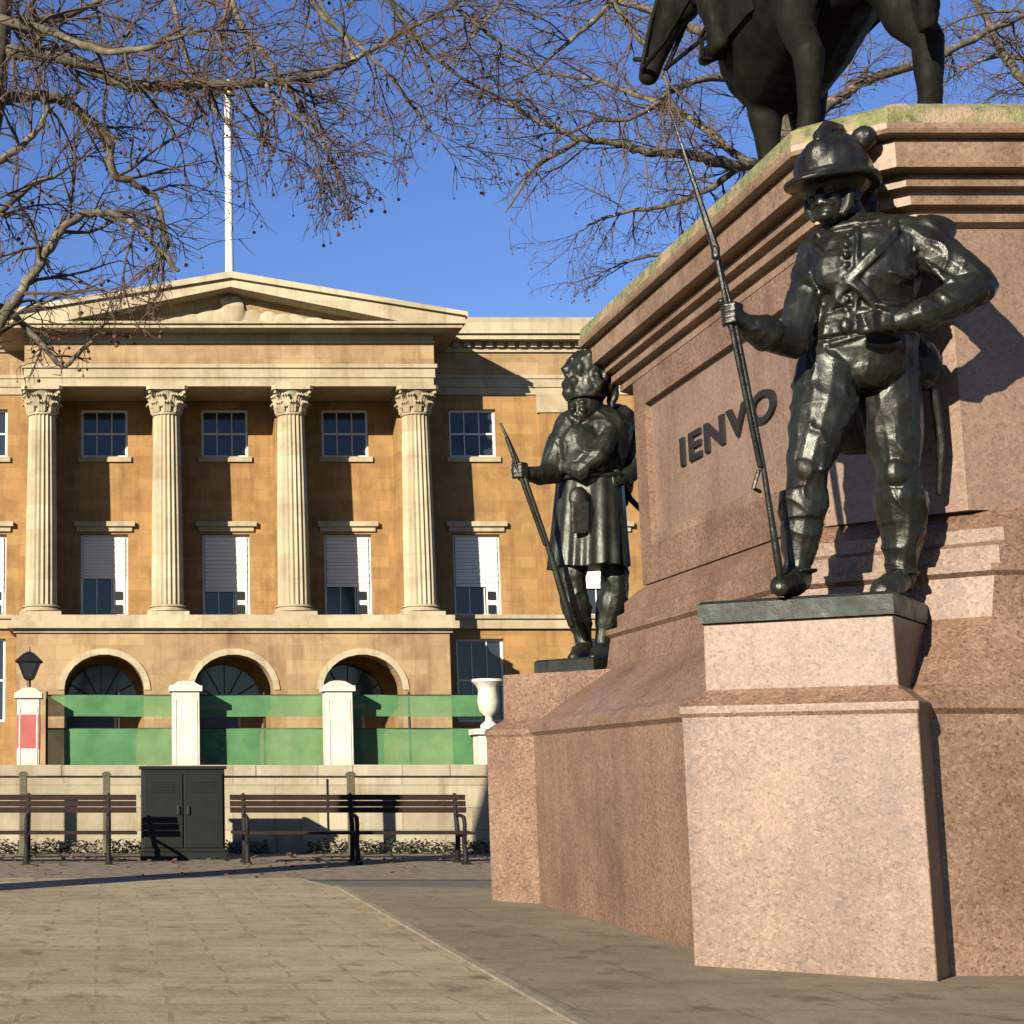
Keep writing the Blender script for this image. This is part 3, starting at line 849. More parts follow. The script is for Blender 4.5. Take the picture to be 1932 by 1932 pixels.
for k in range(14):
    t_ = k / 13.0
    c_ = hx(5.70, 14.2, 2.45).lerp(hx(5.58, 15.05, 3.36), t_)
    mn.tube([c_, c_ + V((.14, .02, -.05)), c_ + V((.24, .04, -.28)), c_ + V((.25, .05, -.45))], [.05, .06, .05, .015], 7)
mn.sculpt('mane', M['bronze_horse'], eq, 0.02, 2, .006, 16)
rn = MB()
mouth = hm_ + V((.02, -.10, .02))
for k in (-1, 1):
    rn.tube([mouth + V((.11 * k, 0, 0)), mouth + V((.16 * k + .08, -.55, .02)), hx(5.66 + .1 * k, 14.05, 3.0)], .022, 6)
rn.tube([hm_ + V((.12 * math.cos(a), .13 * math.sin(a), .16 + .06 * math.sin(a))) * 1.0 for a in [2 * PI * i / 16 for i in range(17)]], .025, 6, False)
rn.tube([hb + V((.2, 0, .05)), hb.lerp(hm_, .5) + V((.17, .0, 0)), mouth + V((.12, 0, 0))], .022, 6)
rn.tube([hb + V((-.2, 0, .05)), hb.lerp(hm_, .5) + V((-.17, .0, 0)), mouth + V((-.12, 0, 0))], .022, 6)
rn.build('bridle', M['bronze_horse'], eq, True)
sd_ = MB()
sd_.rings([[V((5.66 + (.56 + e) * math.cos(a), y, 5.60 + 1.74 + (.61 + e) * math.sin(a))) for a in [R(-18) + R(216) * i / 16 for i in range(17)]] for y, e in ((12.65, 0.0), (12.7, .03), (13.55, .03), (13.6, 0.0))], cap=False)
sd_.build('saddle_cloth', M['bronze_horse'], eq, True)
r = MB()
for k in (-1, 1):
    dk = 0 if k < 0 else .34
    def hq_(x, y, z): return hx(x, y, z + dk)
    r.tube([hx(5.66 + .22 * k, 12.95, 2.52), hx(5.66 + .52 * k, 13.42, 2.30), hq_(5.66 + .60 * k, 13.42, 2.15), hq_(5.66 + .60 * k, 13.30, 1.80), hq_(5.66 + .60 * k, 13.24, 1.58)], [.22, .18, .14, .11, .075], 12)
    r.tube([hq_(5.66 + .60 * k, 13.20, 1.52), hq_(5.66 + .62 * k, 13.35, 1.49), hq_(5.66 + .64 * k, 13.50, 1.49)], [.07, .08, .05], 10)
r.loft([(hx(5.66, 12.9, 2.42), .30, .26, 0), (hx(5.66, 12.92, 2.7), .30, .24, 0), (hx(5.66, 12.95, 3.05), .36, .27, 0), (hx(5.66, 12.97, 3.4), .40, .27, 0), (hx(5.66, 12.97, 3.62), .22, .2, 0), (hx(5.66, 12.98, 3.75), .12, .12, 0)], 16)
r.ell(hx(5.65, 13.0, 3.98), (.15, .18, .21)); r.tube([hx(5.65, 13.16, 3.99), hx(5.65, 13.22, 3.95)], .03, 7); r.ell(hx(5.65, 13.08, 3.86), (.09, .09, .1))
for k in (-1, 1):
    r.tube([hx(5.66 + .38 * k, 12.97, 3.48), hx(5.66 + .50 * k, 13.0, 3.1), hx(5.66 + .42 * k, 13.35, 2.9), hx(5.66 + .16 * k, 13.9, 2.98)], [.15, .12, .10, .07], 10)
    hh = hx(5.66 + .12 * k, 14.0, 3.0); r.ell(hh, (.06, .09, .06))
    for q_ in range(4): r.tube([hh + V((.0, .03, .05 - .03 * q_)), hh + V((-.05 * k, .09, .04 - .03 * q_)), hh + V((-.08 * k, .05, .02 - .03 * q_))], [.024, .022, .017], 6)
    r.tube([hh + V((0, 0, .05)), hh + V((-.04 * k, .05, .09))], [.025, .018], 6)
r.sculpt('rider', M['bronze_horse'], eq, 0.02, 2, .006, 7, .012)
ht = MB()
ht.loft([(hx(5.65, 13.0, 4.12), .17, .2, 0), (hx(5.65, 13.0, 4.3), .16, .19, 0), (hx(5.65, 13.0, 4.36), .06, .08, 0)], 16)
ht.loft([(hx(5.65, 13.0, 4.10), .14, .42, 0), (hx(5.65, 13.0, 4.14), .17, .46, 0), (hx(5.65, 13.0, 4.20), .15, .40, 0)], 20)
ht.sculpt('hat', M['bronze_horse'], eq, 0.02, 2)
st = MB()
for k in (-1, 1):
    st = MB()
    cst = hx(5.66 + .62 * k, 13.32, 1.43 + (.34 if k > 0 else 0))
    st.tube([cst + V((-.10, 0, .0)), cst + V((-.09, 0, .16)), cst + V((0, 0, .24)), cst + V((.09, 0, .16)), cst + V((.10, 0, 0)), cst + V((-.10, 0, 0))], .02, 6, False)
    st.tube([cst + V((0, 0, .24)), hx(5.66 + .60 * k, 13.25, 2.1)], .022, 6)
    st.build('stirrup', M['bronze_horse'], eq, True)

# ------------------------------------------------------------------ mansion
YB = 62.6      # main wall face
YP = 59.9      # portico plane
sP = (YP * CT + 0.75) / 3200.0
XC = 4.47; SPC = 4.53
COLX = [XC + SPC * k for k in (-1.5, -.5, .5, 1.5)]
zc0 = Zat(1162, YP); zc1 = Zat(728, YP); ze1 = Zat(640, YP); zg = 0.0
man = thing('portico_mansion', 'golden stone mansion with four column portico and pediment beyond the low wall', 'mansion', (XC, YB, 0))

def wall_open(mb, x0, x1, z0, z1, y, openings, depth):
    """a wall face with real openings and reveals"""
    xs = sorted({x0, x1} | {v for o in openings for v in (o[0], o[1]) if x0 < v < x1})
    zs = sorted({z0, z1} | {v for o in openings for v in (o[2], o[3]) if z0 < v < z1})
    for i in range(len(xs) - 1):
        for j in range(len(zs) - 1):
            cx, cz = (xs[i] + xs[i + 1]) / 2, (zs[j] + zs[j + 1]) / 2
            if any(o[0] < cx < o[1] and o[2] < cz < o[3] for o in openings): continue
            mb.add([(xs[i], y, zs[j]), (xs[i + 1], y, zs[j]), (xs[i + 1], y, zs[j + 1]), (xs[i], y, zs[j + 1])], [(0, 1, 2, 3)])
    for o in openings:
        a, b_, c_, d_ = o
        for q in (((a, c_), (a, d_)), ((b_, c_), (b_, d_)), ((a, c_), (b_, c_)), ((a, d_), (b_, d_))):
            (xa, za), (xb, zb) = q
            mb.add([(xa, y, za), (xb, y, zb), (xb, y + depth, zb), (xa, y + depth, za)], [(0, 1, 2, 3)])

zU0, zU1 = Zat(862, YB), Zat(772, YB)
zL0, zL1 = Zat(1162, YB), Zat(1008, YB)
zG0, zG1 = Zat(1300, YB), Zat(1205, YB)
zTop = Zat(745, YB)
WX = [XC + SPC * k for k in (-4, -3, -2, -1, 0, 1, 2.06, 3.1, 4.1, 5.1)]
HW = 0.88
ops = []
for x in WX:
    ops += [(x - HW, x + HW, zU0, zU1), (x - HW, x + HW, zL0, zL1)]
    if abs(x - XC) > 7: ops.append((x - HW, x + HW, zG0 - 1.2, zG1))
mw = MB()
XW0, XW1 = -18.0, 32.0
wall_open(mw, XW0, XW1, 0, zTop, YB, ops, 0.34)
mw.build('main_wall', M['stone'], man)
sidew = MB(); sidew.box(XW0, XW1, YB + 1.2, YB + 14, 0, zTop); sidew.build('rear_block', M['stone'], man)
def window(x, z0, z1, kind):
    m = MB(); t = .09
    y0, y1 = YB + .20, YB + .30
    m.box(x - HW, x - HW + t, y0, y1, z0, z1); m.box(x + HW - t, x + HW, y0, y1, z0, z1)
    m.box(x - HW + t, x + HW - t, y0, y1, z1 - t, z1); m.box(x - HW + t, x + HW - t, y0, y1, z0, z0 + t)
    m.box(x - HW + t, x + HW - t, y0 + .01, y1 - .01, (z0 + z1) / 2 - .035, (z0 + z1) / 2 + .035)
    for k in (-1, 1): m.box(x + k * .28 - .018, x + k * .28 + .018, y0 + .02, y1 - .02, z0 + t, z1 - t)
    fr_ = m.build('window', M['white'], man)
    m = MB(); m.box(x - HW + .01, x + HW - .01, YB + .27, YB + .285, z0 + .01, z1 - .01); m.build('pane', M['glass'], fr_)
    if kind == 'blind':
        m = MB()
        zb = z0 + (z1 - z0) * random.choice((.30, .34, .36, .46, .22))
        n = 14
        for i in range(n):
            za = zb + (z1 - t - zb) * i / n; zc_ = zb + (z1 - t - zb) * (i + 1) / n
            m.box(x - HW + .1, x + HW - .1, YB + .150 - .01 * (i % 2), YB + .175, za, zc_ - .012)
        m.box(x + HW - .55, x + HW - .1, YB + .16, YB + .18, z0 + .1, zb)
        m.build('blind', M['blind'], fr_)
        for i in range(2):
            m = MB(); m.box(x + HW - .50, x + HW - .22, YB + .10, YB + .155, z0 + .12 + i * .5, z0 + .42 + i * .5)
            m.build('vent', M['black'], fr_)
for x in WX:
    window(x, zU0, zU1, 'sash'); window(x, zL0, zL1, 'blind')
    if abs(x - XC) > 7: window(x, zG0 - 1.2, zG1, 'sash')
    m = MB()
    m.box(x - HW - .25, x + HW + .25, YB - .20, YB + .002, zL1 + .28, zL1 + .46); m.box(x - HW - .15, x + HW + .15, YB - .10, YB + .002, zL1 + .10, zL1 + .281)
    m.build('window_hood', M['stone_pale'], man)
    m = MB()
    m.box(x - HW - .12, x + HW + .12, YB - .10, YB + .002, zU0 - .20, zU0 - .004)
    m.build('window_sill', M['stone_pale'], man)
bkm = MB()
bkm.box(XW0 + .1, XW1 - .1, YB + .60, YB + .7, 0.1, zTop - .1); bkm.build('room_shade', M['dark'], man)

# string course and upper entablature of the wings
zs_ = Zat(1168, YB)
LX = XC - 7.95; RX = XC + 7.95
for (xa, xb) in ((XW0, LX), (RX, XW1)):
    m = MB(); m.box(xa, xb, YB - .16, YB + .002, zs_ - .36, zs_); m.box(xa, xb, YB - .26, YB + .002, zs_ - .002, zs_ + .14)
    m.build('string_course', M['stone_pale'], man)
m = MB()
z0 = zTop; zw1 = Zat(600, YB - .7)
m.box(XW0, XW1, YB - .06, YB + 1, z0 + .001, z0 + .28); m.box(XW0, XW1, YB - .11, YB + 1, z0 + .282, z0 + .60); m.box(XW0, XW1, YB - .16, YB + 1, z0 + .602, z0 + .74)
m.build('architrave', M['stone_pale'], man)
m = MB(); m.box(XW0, XW1, YB - .08, YB + 1, z0 + .742, z0 + 1.62); m.build('frieze', M['stone_pod'], man)
m = MB()
zf = z0 + 1.62
m.box(XW0, XW1, YB - .18, YB + 1, zf + .001, zf + .16)
n = int((XW1 - XW0) / .42)
for i in range(n): m.box(XW0 + .42 * i, XW0 + .42 * i + .24, YB - .34, YB - .181, zf + .162, zf + .36)
m.box(XW0, XW1, YB - .18, YB + 1, zf + .162, zf + .36)
m.box(XW0, XW1, YB - .70, YB + 1, zf + .362, zf + .56); m.box(XW0, XW1, YB - .82, YB + 1, zf + .562, zw1)
m.build('wing_cornice', M['stone_pale'], man)
m = MB(); m.box(XW0 + .3, XW1 - .3, YB + 1.02, YB + 13.6, zTop, zw1 - .1); m.build('roof', M['lead'], man)

# podium: an arcade of three deep arches
pod = MB()
zp1 = Zat(1195, YP); PL, PR = XC - 7.62, XC + 7.62
zsp = Zat(1302, YP); ra = 1.40; zap = Zat(1236, YP)
yf, yb_ = YP - .25, YB - .02
AX = [XC - SPC, XC, XC + SPC]
edges = [PL] + [v for a in AX for v in (a - ra, a + ra)] + [PR]
for i in range(0, len(edges), 2): pod.box(edges[i], edges[i + 1], yf, yf + 1.1, 0, zsp)
for k, a in enumerate(AX):
    xl = (PL if k == 0 else (AX[k - 1] + a) / 2); xr = (PR if k == 2 else (AX[k + 1] + a) / 2)
    arc = [(a + ra * math.cos(PI - PI * i / 24), zsp + (zap - zsp) * math.sin(PI * i / 24)) for i in range(25)]
    for i in range(24):
        (xa, za), (xb, zb) = arc[i], arc[i + 1]
        pod.prism([(xa, za), (xb, zb), (xb, zp1), (xa, zp1)], 'y', yf, yf + 1.1)
    pod.box(xl, a - ra, yf, yf + 1.1, zsp, zp1); pod.box(a + ra, xr, yf, yf + 1.1, zsp, zp1)
pod.box(PR - .7, PR - .002, yf + 1.1, yb_, 0, zp1); pod.box(PL + .002, PL + .7, yf + 1.1, yb_, 0, zp1)
pod.build('podium', M['stone_pod'], man)
for a in AX:
    m = MB()
    for i in range(13):
        t0, t1 = PI - PI * i / 13, PI - PI * (i + 1) / 13
        def ap(t, rr, rz): return (a + rr * math.cos(t), zsp + rz * math.sin(t))
        hz = zap - zsp
        out = .22
        m.prism([ap(t0, ra + .005, hz + .005), ap(t0, ra + out, hz + out), ap(t1, ra + out, hz + out), ap(t1, ra + .005, hz + .005)], 'y', yf - .05, yf + .02)
    m.build('arch_ring', M['stone_pale'], man)
m = MB()
m.box(PL - .10, PR + .10, yf - .10, yb_, zp1 + .001, zp1 + .14); m.box(PL - .30, PR + .30, yf - .32, yb_, zp1 + .142, zp1 + .40); m.box(PL - .18, PR + .18, yf - .18, yb_, zp1 + .402, zc0)
m.build('podium_cornice', M['stone_pale'], man)
for a in AX:  # dark doors and fanlights, the glass widened to blacken the shaded arches
    m = MB()
    arcg = [(a - .12 + 1.34 * math.cos(PI - PI * i / 20), zsp - .35 + 1.42 * math.sin(PI * i / 20)) for i in range(21)]
    m.prism(arcg, 'y', YB - .05, YB - .02); fl = m.build('fanlight', M['glass'], man)
    m = MB()
    for k in range(1, 6): m.bar((a - .12, YB - .07, zsp - .33), (a - .12 + 1.30 * math.cos(PI * k / 6), YB - .07, zsp - .35 + 1.38 * math.sin(PI * k / 6)), .03, .05)
    m.build('glazing_bars', M['dark'], fl)
    m = MB(); m.box(a - 1.38, a + .35, YB - .10, YB - .03, 0, zsp - .55); dr = m.build('door', M['door'], man)
    m = MB(); m.box(a - 1.49, a - 1.38, YB - .14, YB - .03, 0, zsp - .55); m.box(a + .35, a + .47, YB - .14, YB - .03, 0, zsp - .55); m.box(a - 1.49, a + .47, YB - .14, YB - .03, zsp - .552, zsp - .38); m.build('door_frame', M['stone_pale'], dr)
    m = MB(); m.box(a + .2, a + .26, YB - .17, YB - .10, 1.2, 1.4); m.build('handle', M['steel'], dr)

m = MB(); m.box(PL + .2, PR - .2, yf + .25, YB - .03, zc0 - .02, zc0 + .004); m.build('bounce_cut_sheet', M['lead'], man)  # unseen dark sheet added to cut bounce light into the portico shade
# columns
def column(x):
    yc = YP + .62
    h = zc1 - zc0; rb, rt = .575, .485
    sh = MB()
    prof = []
    for i in range(13):
        t = i / 12.0
        rr = rb + (rt - rb) * (t ** 1.6)
        prof.append((rr, zc0 + .42 + (h - .42 - 1.0) * t))
    sh.lathe((x, yc, 0), prof, 120, 20, .055)
    sh.lathe((x, yc, 0), [(rt + .03, zc1 - 1.0), (rt + .05, zc1 - .96), (rt + .03, zc1 - .91)], 40)
    o = sh.build('column', M['stone_pale'], man, True, 50)
    bs = MB()
    bs.box(x - .74, x + .74, yc - .74, yc + .74, zc0 + .001, zc0 + .16)
    bs.lathe((x, yc, 0), [(.66, zc0 + .16), (.73, zc0 + .20), (.73, zc0 + .25), (.62, zc0 + .29), (.60, zc0 + .33), (.67, zc0 + .36), (.66, zc0 + .40), (.58, zc0 + .43)], 32)
    bs.build('column_base', M['stone_pale'], o, True, 35)
    cp_ = MB()
    zk = zc1 - .91
    cp_.lathe((x, yc, 0), [(rt - .02, zk), (rt, zk + .35), (rt + .08, zk + .60), (rt + .20, zk + .76)], 32)
    for row, (zr, nn, rr, hgt) in enumerate(((zk + .02, 8, rt + .03, .34), (zk + .22, 8, rt + .06, .40))):
        for i in range(nn):
            a = 2 * PI * (i + .5 * row) / nn
            dx = Vector((math.cos(a), math.sin(a), 0)); tx = Vector((-math.sin(a), math.cos(a), 0))
            base = Vector((x, yc, zr)) + dx * rr
            for w_ in (-.09, 0, .09):
                cp_.tube([base + tx * w_, base + tx * w_ * 1.1 + up * hgt * .6 + dx * .03, base + tx * w_ * 1.1 + up * hgt + dx * .14, base + tx * w_ + up * (hgt - .05) + dx * .20], [.06, .06, .05, .03], 6)
    for i in range(4):
        a = PI / 4 + i * PI / 2
        dx = Vector((math.cos(a), math.sin(a), 0)); tx = Vector((-math.sin(a), math.cos(a), 0))
        cc = Vector((x, yc, zk + .66)) + dx * (rt + .28)
        cp_.tube([cc + (dx * math.cos(t) + up * math.sin(t)) * (.14 - .012 * k) for k, t in enumerate([R(60 * j) for j in range(9)])], .045, 6)
        cp_.tube([Vector((x, yc, zk + .30)) + dx * (rt + .04), Vector((x, yc, zk + .55)) + dx * (rt + .12), cc + up * .12], .05, 6)
    poly = []
    for i in range(4):
        a = PI / 4 + i * PI / 2
        for da, rr in ((-.09, .98), (.09, .98), (.39, .80), (PI / 4, .74), (PI / 2 - .39, .80)):
            poly.append((x + rr * math.cos(a + da), yc + rr * math.sin(a + da)))
    cp_.prism(poly, 'z', zk + .77, zc1 - .004)
    cp_.build('capital', M['stone_pale'], o, True, 40)
for x in COLX: column(x)
# pilasters answering the columns, those behind them added deep to widen the wall shadows
for x in COLX + [XC + SPC * 2.72, XC - SPC * 2.4]:
    m = MB(); dpt = .95 if x in COLX else .16
    m.box(x - .48, x + .48, YB - dpt, YB + .002, zs_ + .15, zTop - .72)
    pi_ = m.build('pilaster', M['stone'], man)
    m = MB(); m.box(x - .56, x + .56, YB - dpt - .06, YB + .002, zTop - .718, zTop - .01); m.build('capital', M['stone_pale'], pi_)

# entablature of the portico
m = MB(); EL, ER = COLX[0] - .60, COLX[3] + .60
ey0, ey1 = YP + .05, YB - .17
he = ze1 - zc1
m.box(EL, ER, ey0, ey1, zc1, zc1 + he * .18); m.box(EL - .05, ER + .05, ey0 - .05, ey1, zc1 + he * .18 + .002, zc1 + he * .38); m.box(EL - .12, ER + .12, ey0 - .12, ey1, zc1 + he * .38 + .002, zc1 + he * .46)
en = m.build('portico_entablature', M['stone_pale'], man)
m = MB(); m.box(EL - .03, ER + .03, ey0 - .03, ey1, zc1 + he * .46 + .002, ze1 - .16); m.build('portico_frieze', M['stone_pod'], man)
m = MB(); m.box(EL - .09, ER + .09, ey0 - .09, ey1, ze1 - .158, ze1 - .06)
zk1 = Zat(608, YP - 1.1)
n = int((ER - EL + .5) / .44)
m.box(EL - .02, ER + .02, ey0 - .02, ey1, ze1 - .058, ze1 + .20)
OV = .92
m.box(EL - OV, ER + OV, ey0 - OV, ey1, ze1 + .202, ze1 + .42)
m.box(EL - OV - .1, ER + OV + .1, ey0 - OV - .1, ey1, ze1 + .422, zk1)
m.build('portico_cornice', M['stone_pale'], man)
# pediment
zapx = Zat(522, YP - 1.1)
hwid = (ER - EL) / 2 + OV + .1
pm = MB()
th = .30
for k in (-1, 1):
    a = (XC + k * hwid, zk1 + .004); b2 = (XC, zapx - .02)
    pm.prism([(a[0], a[1]), (a[0] - k * .02, a[1] + .26), (b2[0], b2[1]), (b2[0], b2[1] - th), (a[0] - k * 2.0, a[1] + .004)], 'y', ey0 - OV - .06, YB + 6)
    pm.prism([(a[0] + k * .06, a[1] + .20), (a[0] + k * .06, a[1] + .40), (b2[0] + k * .0, b2[1] + .24), (b2[0] + k * .0, b2[1] + .004), (a[0] - k * .02, a[1] + .265)], 'y', ey0 - OV - .2, YB + 6)
pm.build('pediment', M['stone_pale'], man)
tp = MB()
tp.prism([(XC - hwid + .9, zk1 + .003), (XC + hwid - .9, zk1 + .003), (XC, zapx - th * .9)], 'y', ey0 - .10, ey0 + .5)
tpo = tp.build('tympanum', M['stone_pod'], man)
rl = MB()
zt = zk1 + .003
rl.ell((XC + .15, ey0 - .17, zt + .75), (.45, .16, .55)); rl.ell((XC - .05, ey0 - .20, zt + 1.05), (.3, .12, .2))
for k in range(16):
    xx = -4.2 + 8.4 * k / 15; hh = (1 - abs(xx) / 5.4) * 1.0
    rl.ell((XC + xx, ey0 - .12, zt + .1 + hh * .38), (random.uniform(.4, .5), .10, hh * .36 + .05), Quaternion((0, 1, 0), random.uniform(-.6, .6)))
rl.sculpt('relief', M['stone_pale'], tpo, 0.05, 1)
# end blocks seen at the far left and right of the pediment
m = MB(); m.box(XC - .5, XC + .5, YP + .4, YP + 1.4, zapx - .1, zapx + .38, .03); m.build('apex_block', M['stone_pale'], man)

fp = thing('flagpole', 'tall white flagpole rising from the mansion roof behind the pediment apex', 'flagpole', (XC - .06, 61.4, zapx))
xf = W(432, 400, 61.4).x
m = MB(); m.lathe((xf, 61.4, 0), [(.18, zapx - .3), (.155, zapx + 2), (.125, Zat(168, 61.4)), (.10, Zat(166, 61.4))], 16); m.build('pole', M['white'], fp, True)
m = MB(); m.ell((xf, 61.4, Zat(160, 61.4)), (.2, .2, .2)); m.build('finial', M['pier'], fp, True)

# ------------------------------------------------------------------ low wall, net fence, piers
YW = 26.4
zwt = Zat(1443, YW)
lw = thing('garden_wall', 'long low cream stone wall running behind the benches', 'wall', (0, YW, 0))
m = MB()
m.box(-26, 9.5, YW, YW + .42, -.02, zwt - .17)
m.build('wall_face', M['stone_wall'], lw)
m = MB()
x = -26.0
while x < 9.4:
    m.box(x, min(x + 1.48, 9.5), YW - .07, YW + .5, zwt - .168, zwt + random.uniform(-.008, .008), .012); x += 1.49
m.build('coping', M['stone_wall'], lw)
for k in range(-4, 4):
    m = MB(); m.box(k * 2.6 + .4, k * 2.6 + .78, YW - .05, YW + .002, -.02, zwt - .20); m.build('wall_pier', M['stone_wall'], lw)
m = MB(); m.box(-26, 9.5, YW - .09, YW - .052, -.02, .16); m.build('wall_footing', M['stone_wall'], lw)

YN2 = 30.0
fe = thing('netted_fence', 'steel site fence hung with two bands of green netting beyond the low wall', 'fence', (3, YN2, 0))
nx0, nx1 = W(88, 1400, YN2).x, W(912, 1400, YN2).x
def net(za, zb, name):
    m = MB(); nx, nz = 90, 6
    vs = []; fs = []
    for i in range(nx + 1):
        for j in range(nz + 1):
            x = nx0 + (nx1 - nx0) * i / nx; z = za + (zb - za) * j / nz
            vs.append((x, YN2 - .02 + .035 * noise.noise(V((x * 1.7, z * 1.2, za))), z + .02 * noise.noise(V((x * .8, 3, za)))))
    for i in range(nx):
        for j in range(nz):
            a = i * (nz + 1) + j
            fs.append((a, a + nz + 1, a + nz + 2, a + 1))
    m.add(vs, fs); m.build(name, M['net'], fe, True)
net(Zat(1352, YN2), Zat(1312, YN2), 'net_band'); net(Zat(1446, YN2) - .5, Zat(1375, YN2), 'net_band')
m = MB()
k = 0
xx = nx0
while xx < nx1 + .1:
    m2_ = MB(); m2_.tube([(xx, YN2 + .04, 0), (xx, YN2 + .04, Zat(1312, YN2) + .05)], .022, 8); m2_.build('fence_post', M['cab'], fe, True); xx += (nx1 - nx0) / 6
for zz in (Zat(1312, YN2), Zat(1375, YN2)):
    m2_ = MB(); m2_.tube([(nx0, YN2 + .04, zz), (nx1, YN2 + .04, zz)], .016, 8); m2_.build('fence_rail', M['cab'], fe, True)

def pier(px0, px1, ytop, Y, label, name='gate_pier', red=None, lantern=False, group=None, mat='pier'):
    xa, xb = W(px0, 1400, Y).x, W(px1, 1400, Y).x
    zt_ = Zat(ytop, Y); cx = (xa + xb) / 2; hw = (xb - xa) / 2
    t = thing(name, label, 'pier', (cx, Y + hw, 0), group)
    m = MB(); m.box(xa, xb, Y, Y + 2 * hw, -.02, zt_ - .16, .012); m.build('shaft', M[mat], t)
    m = MB()
    for k in (-1, 1): m.box(cx + k * hw * .78 - .012, cx + k * hw * .78 + .012, Y - .012, Y + .01, .3, zt_ - .3)
    m.build('panel_bead', M[mat], t)
    m = MB(); m.box(xa - .05, xb + .05, Y - .05, Y + 2 * hw + .05, zt_ - .158, zt_ - .06, .01)
    m.rings([[V((cx + i * s1, Y + hw + j * s1, z)) for i, j in ((-1, -1), (1, -1), (1, 1), (-1, 1))] for s1, z in ((hw + .02, zt_ - .062), (hw * .55, zt_ + .02), (hw * .2, zt_ + .04))])
    m.build('cap', M[mat], t)
    if red:
        m = MB(); m.box(xa - .006, xb + .006, Y - .006, Y + 2 * hw + .006, Zat(red[1], Y), Zat(red[0], Y), .004); m.build('red_band', M['red'], t)
    if lantern:
        zb = zt_ + .04
        m = MB()
        m.tube([(cx, Y + hw, zb - .02), (cx, Y + hw, zb + .14)], .035, 8)
        m.rings([[V((cx + i * s1, Y + hw + j * s1, zb + z)) for i, j in ((-1, -1), (1, -1), (1, 1), (-1, 1))] for s1, z in ((.05, .12), (.09, .15), (.19, .42), (.24, .44), (.10, .58), (.03, .62))])
        m.tube([(cx, Y + hw, zb + .60), (cx, Y + hw, zb + .70)], [.03, .012], 8)
        ln = m.build('lantern', M['black'], t)
        m = MB()
        for i, j in ((0, -1), (1, 0), (0, 1), (-1, 0)):
            dx = V((i, j, 0)); tx = V((-j, i, 0)); c0 = V((cx, Y + hw, zb))
            m.add([c0 + dx * .105 - tx * .06 + up * .18, c0 + dx * .105 + tx * .06 + up * .18, c0 + dx * .193 + tx * .14 + up * .41, c0 + dx * .193 - tx * .14 + up * .41], [(0, 1, 2, 3)])
        m.build('lantern_glass', M['glass'], ln)
    return t
pier(326, 377, 1287, 29.4, 'white square gate pier rising directly behind the dark cabinet', group='plain white gate piers')
pier(616, 667, 1287, 29.4, 'white square gate pier rising behind the middle of the right bench', group='plain white gate piers')
pier(32, 74, 1300, 29.4, 'white pier with a red band and black lantern near the left edge', 'lantern_pier', (1348, 1412), True)
# urn on a pier by the monument
up_t = thing('urn_pier', 'pale stone pier topped by an urn just left of the far corner plinth', 'pier', (W(930, 1400, 29.4).x, 29.6, 0))
cx = W(930, 1400, 29.4).x; zz = Zat(1375, 29.4)
m = MB(); m.box(cx - .24, cx + .24, 29.4, 29.88, -.02, zz - .1, .012); m.box(cx - .3, cx + .3, 29.34, 29.94, zz - .098, zz, .01); m.build('shaft', M['pier'], up_t)
m = MB()
zu = zz; hu = Zat(1280, 29.4) - zz
m.lathe((cx, 29.64, 0), [(.15, zu + .001), (.15, zu + hu * .08), (.07, zu + hu * .16), (.06, zu + hu * .24), (.16, zu + hu * .36), (.19, zu + hu * .55), (.17, zu + hu * .78), (.20, zu + hu * .86), (.28, zu + hu * .95), (.27, zu + hu), (.2, zu + hu * .98)], 24)
m.build('urn', M['pier'], up_t, True)

# ------------------------------------------------------------------ cabinet
YK = 24.3
ca = thing('utility_cabinet', 'squat dark green two door utility cabinet between the two benches', 'cabinet', (W(345, 1600, YK).x, YK + .2, 0))
xa, xb = W(267, 1500, YK).x, W(424, 1500, YK).x
zt_ = Zat(1452, YK)
m = MB(); m.box(xa, xb, YK, YK + .46, .10, zt_, .012); m.build('case', M['cab'], ca)
m = MB(); m.box(xa - .03, xb + .03, YK - .03, YK + .49, zt_ + .002, zt_ + .05, .012); m.build('top', M['cab'], ca)
m = MB(); m.box(xa - .02, xb + .02, YK - .02, YK + .48, -.02, .098, .01); m.build('plinth', M['cab'], ca)
xm = (xa + xb) / 2
for (a, b2, hx_) in ((xa + .03, xm - .008, xm - .07), (xm + .008, xb - .03, xm + .07)):
    m = MB(); m.box(a, b2, YK - .025, YK - .001, .16, zt_ - .05, .008)
    for i in range(5): m.box(a + .12, b2 - .12, YK - .034, YK - .0255, zt_ - .18 - .035 * i, zt_ - .165 - .035 * i)
    dd = m.build('door', M['cab'], ca)
    m = MB(); m.box(hx_ - .018, hx_ + .018, YK - .055, YK - .026, .62, .74, .005); m.build('handle', M['black'], dd)

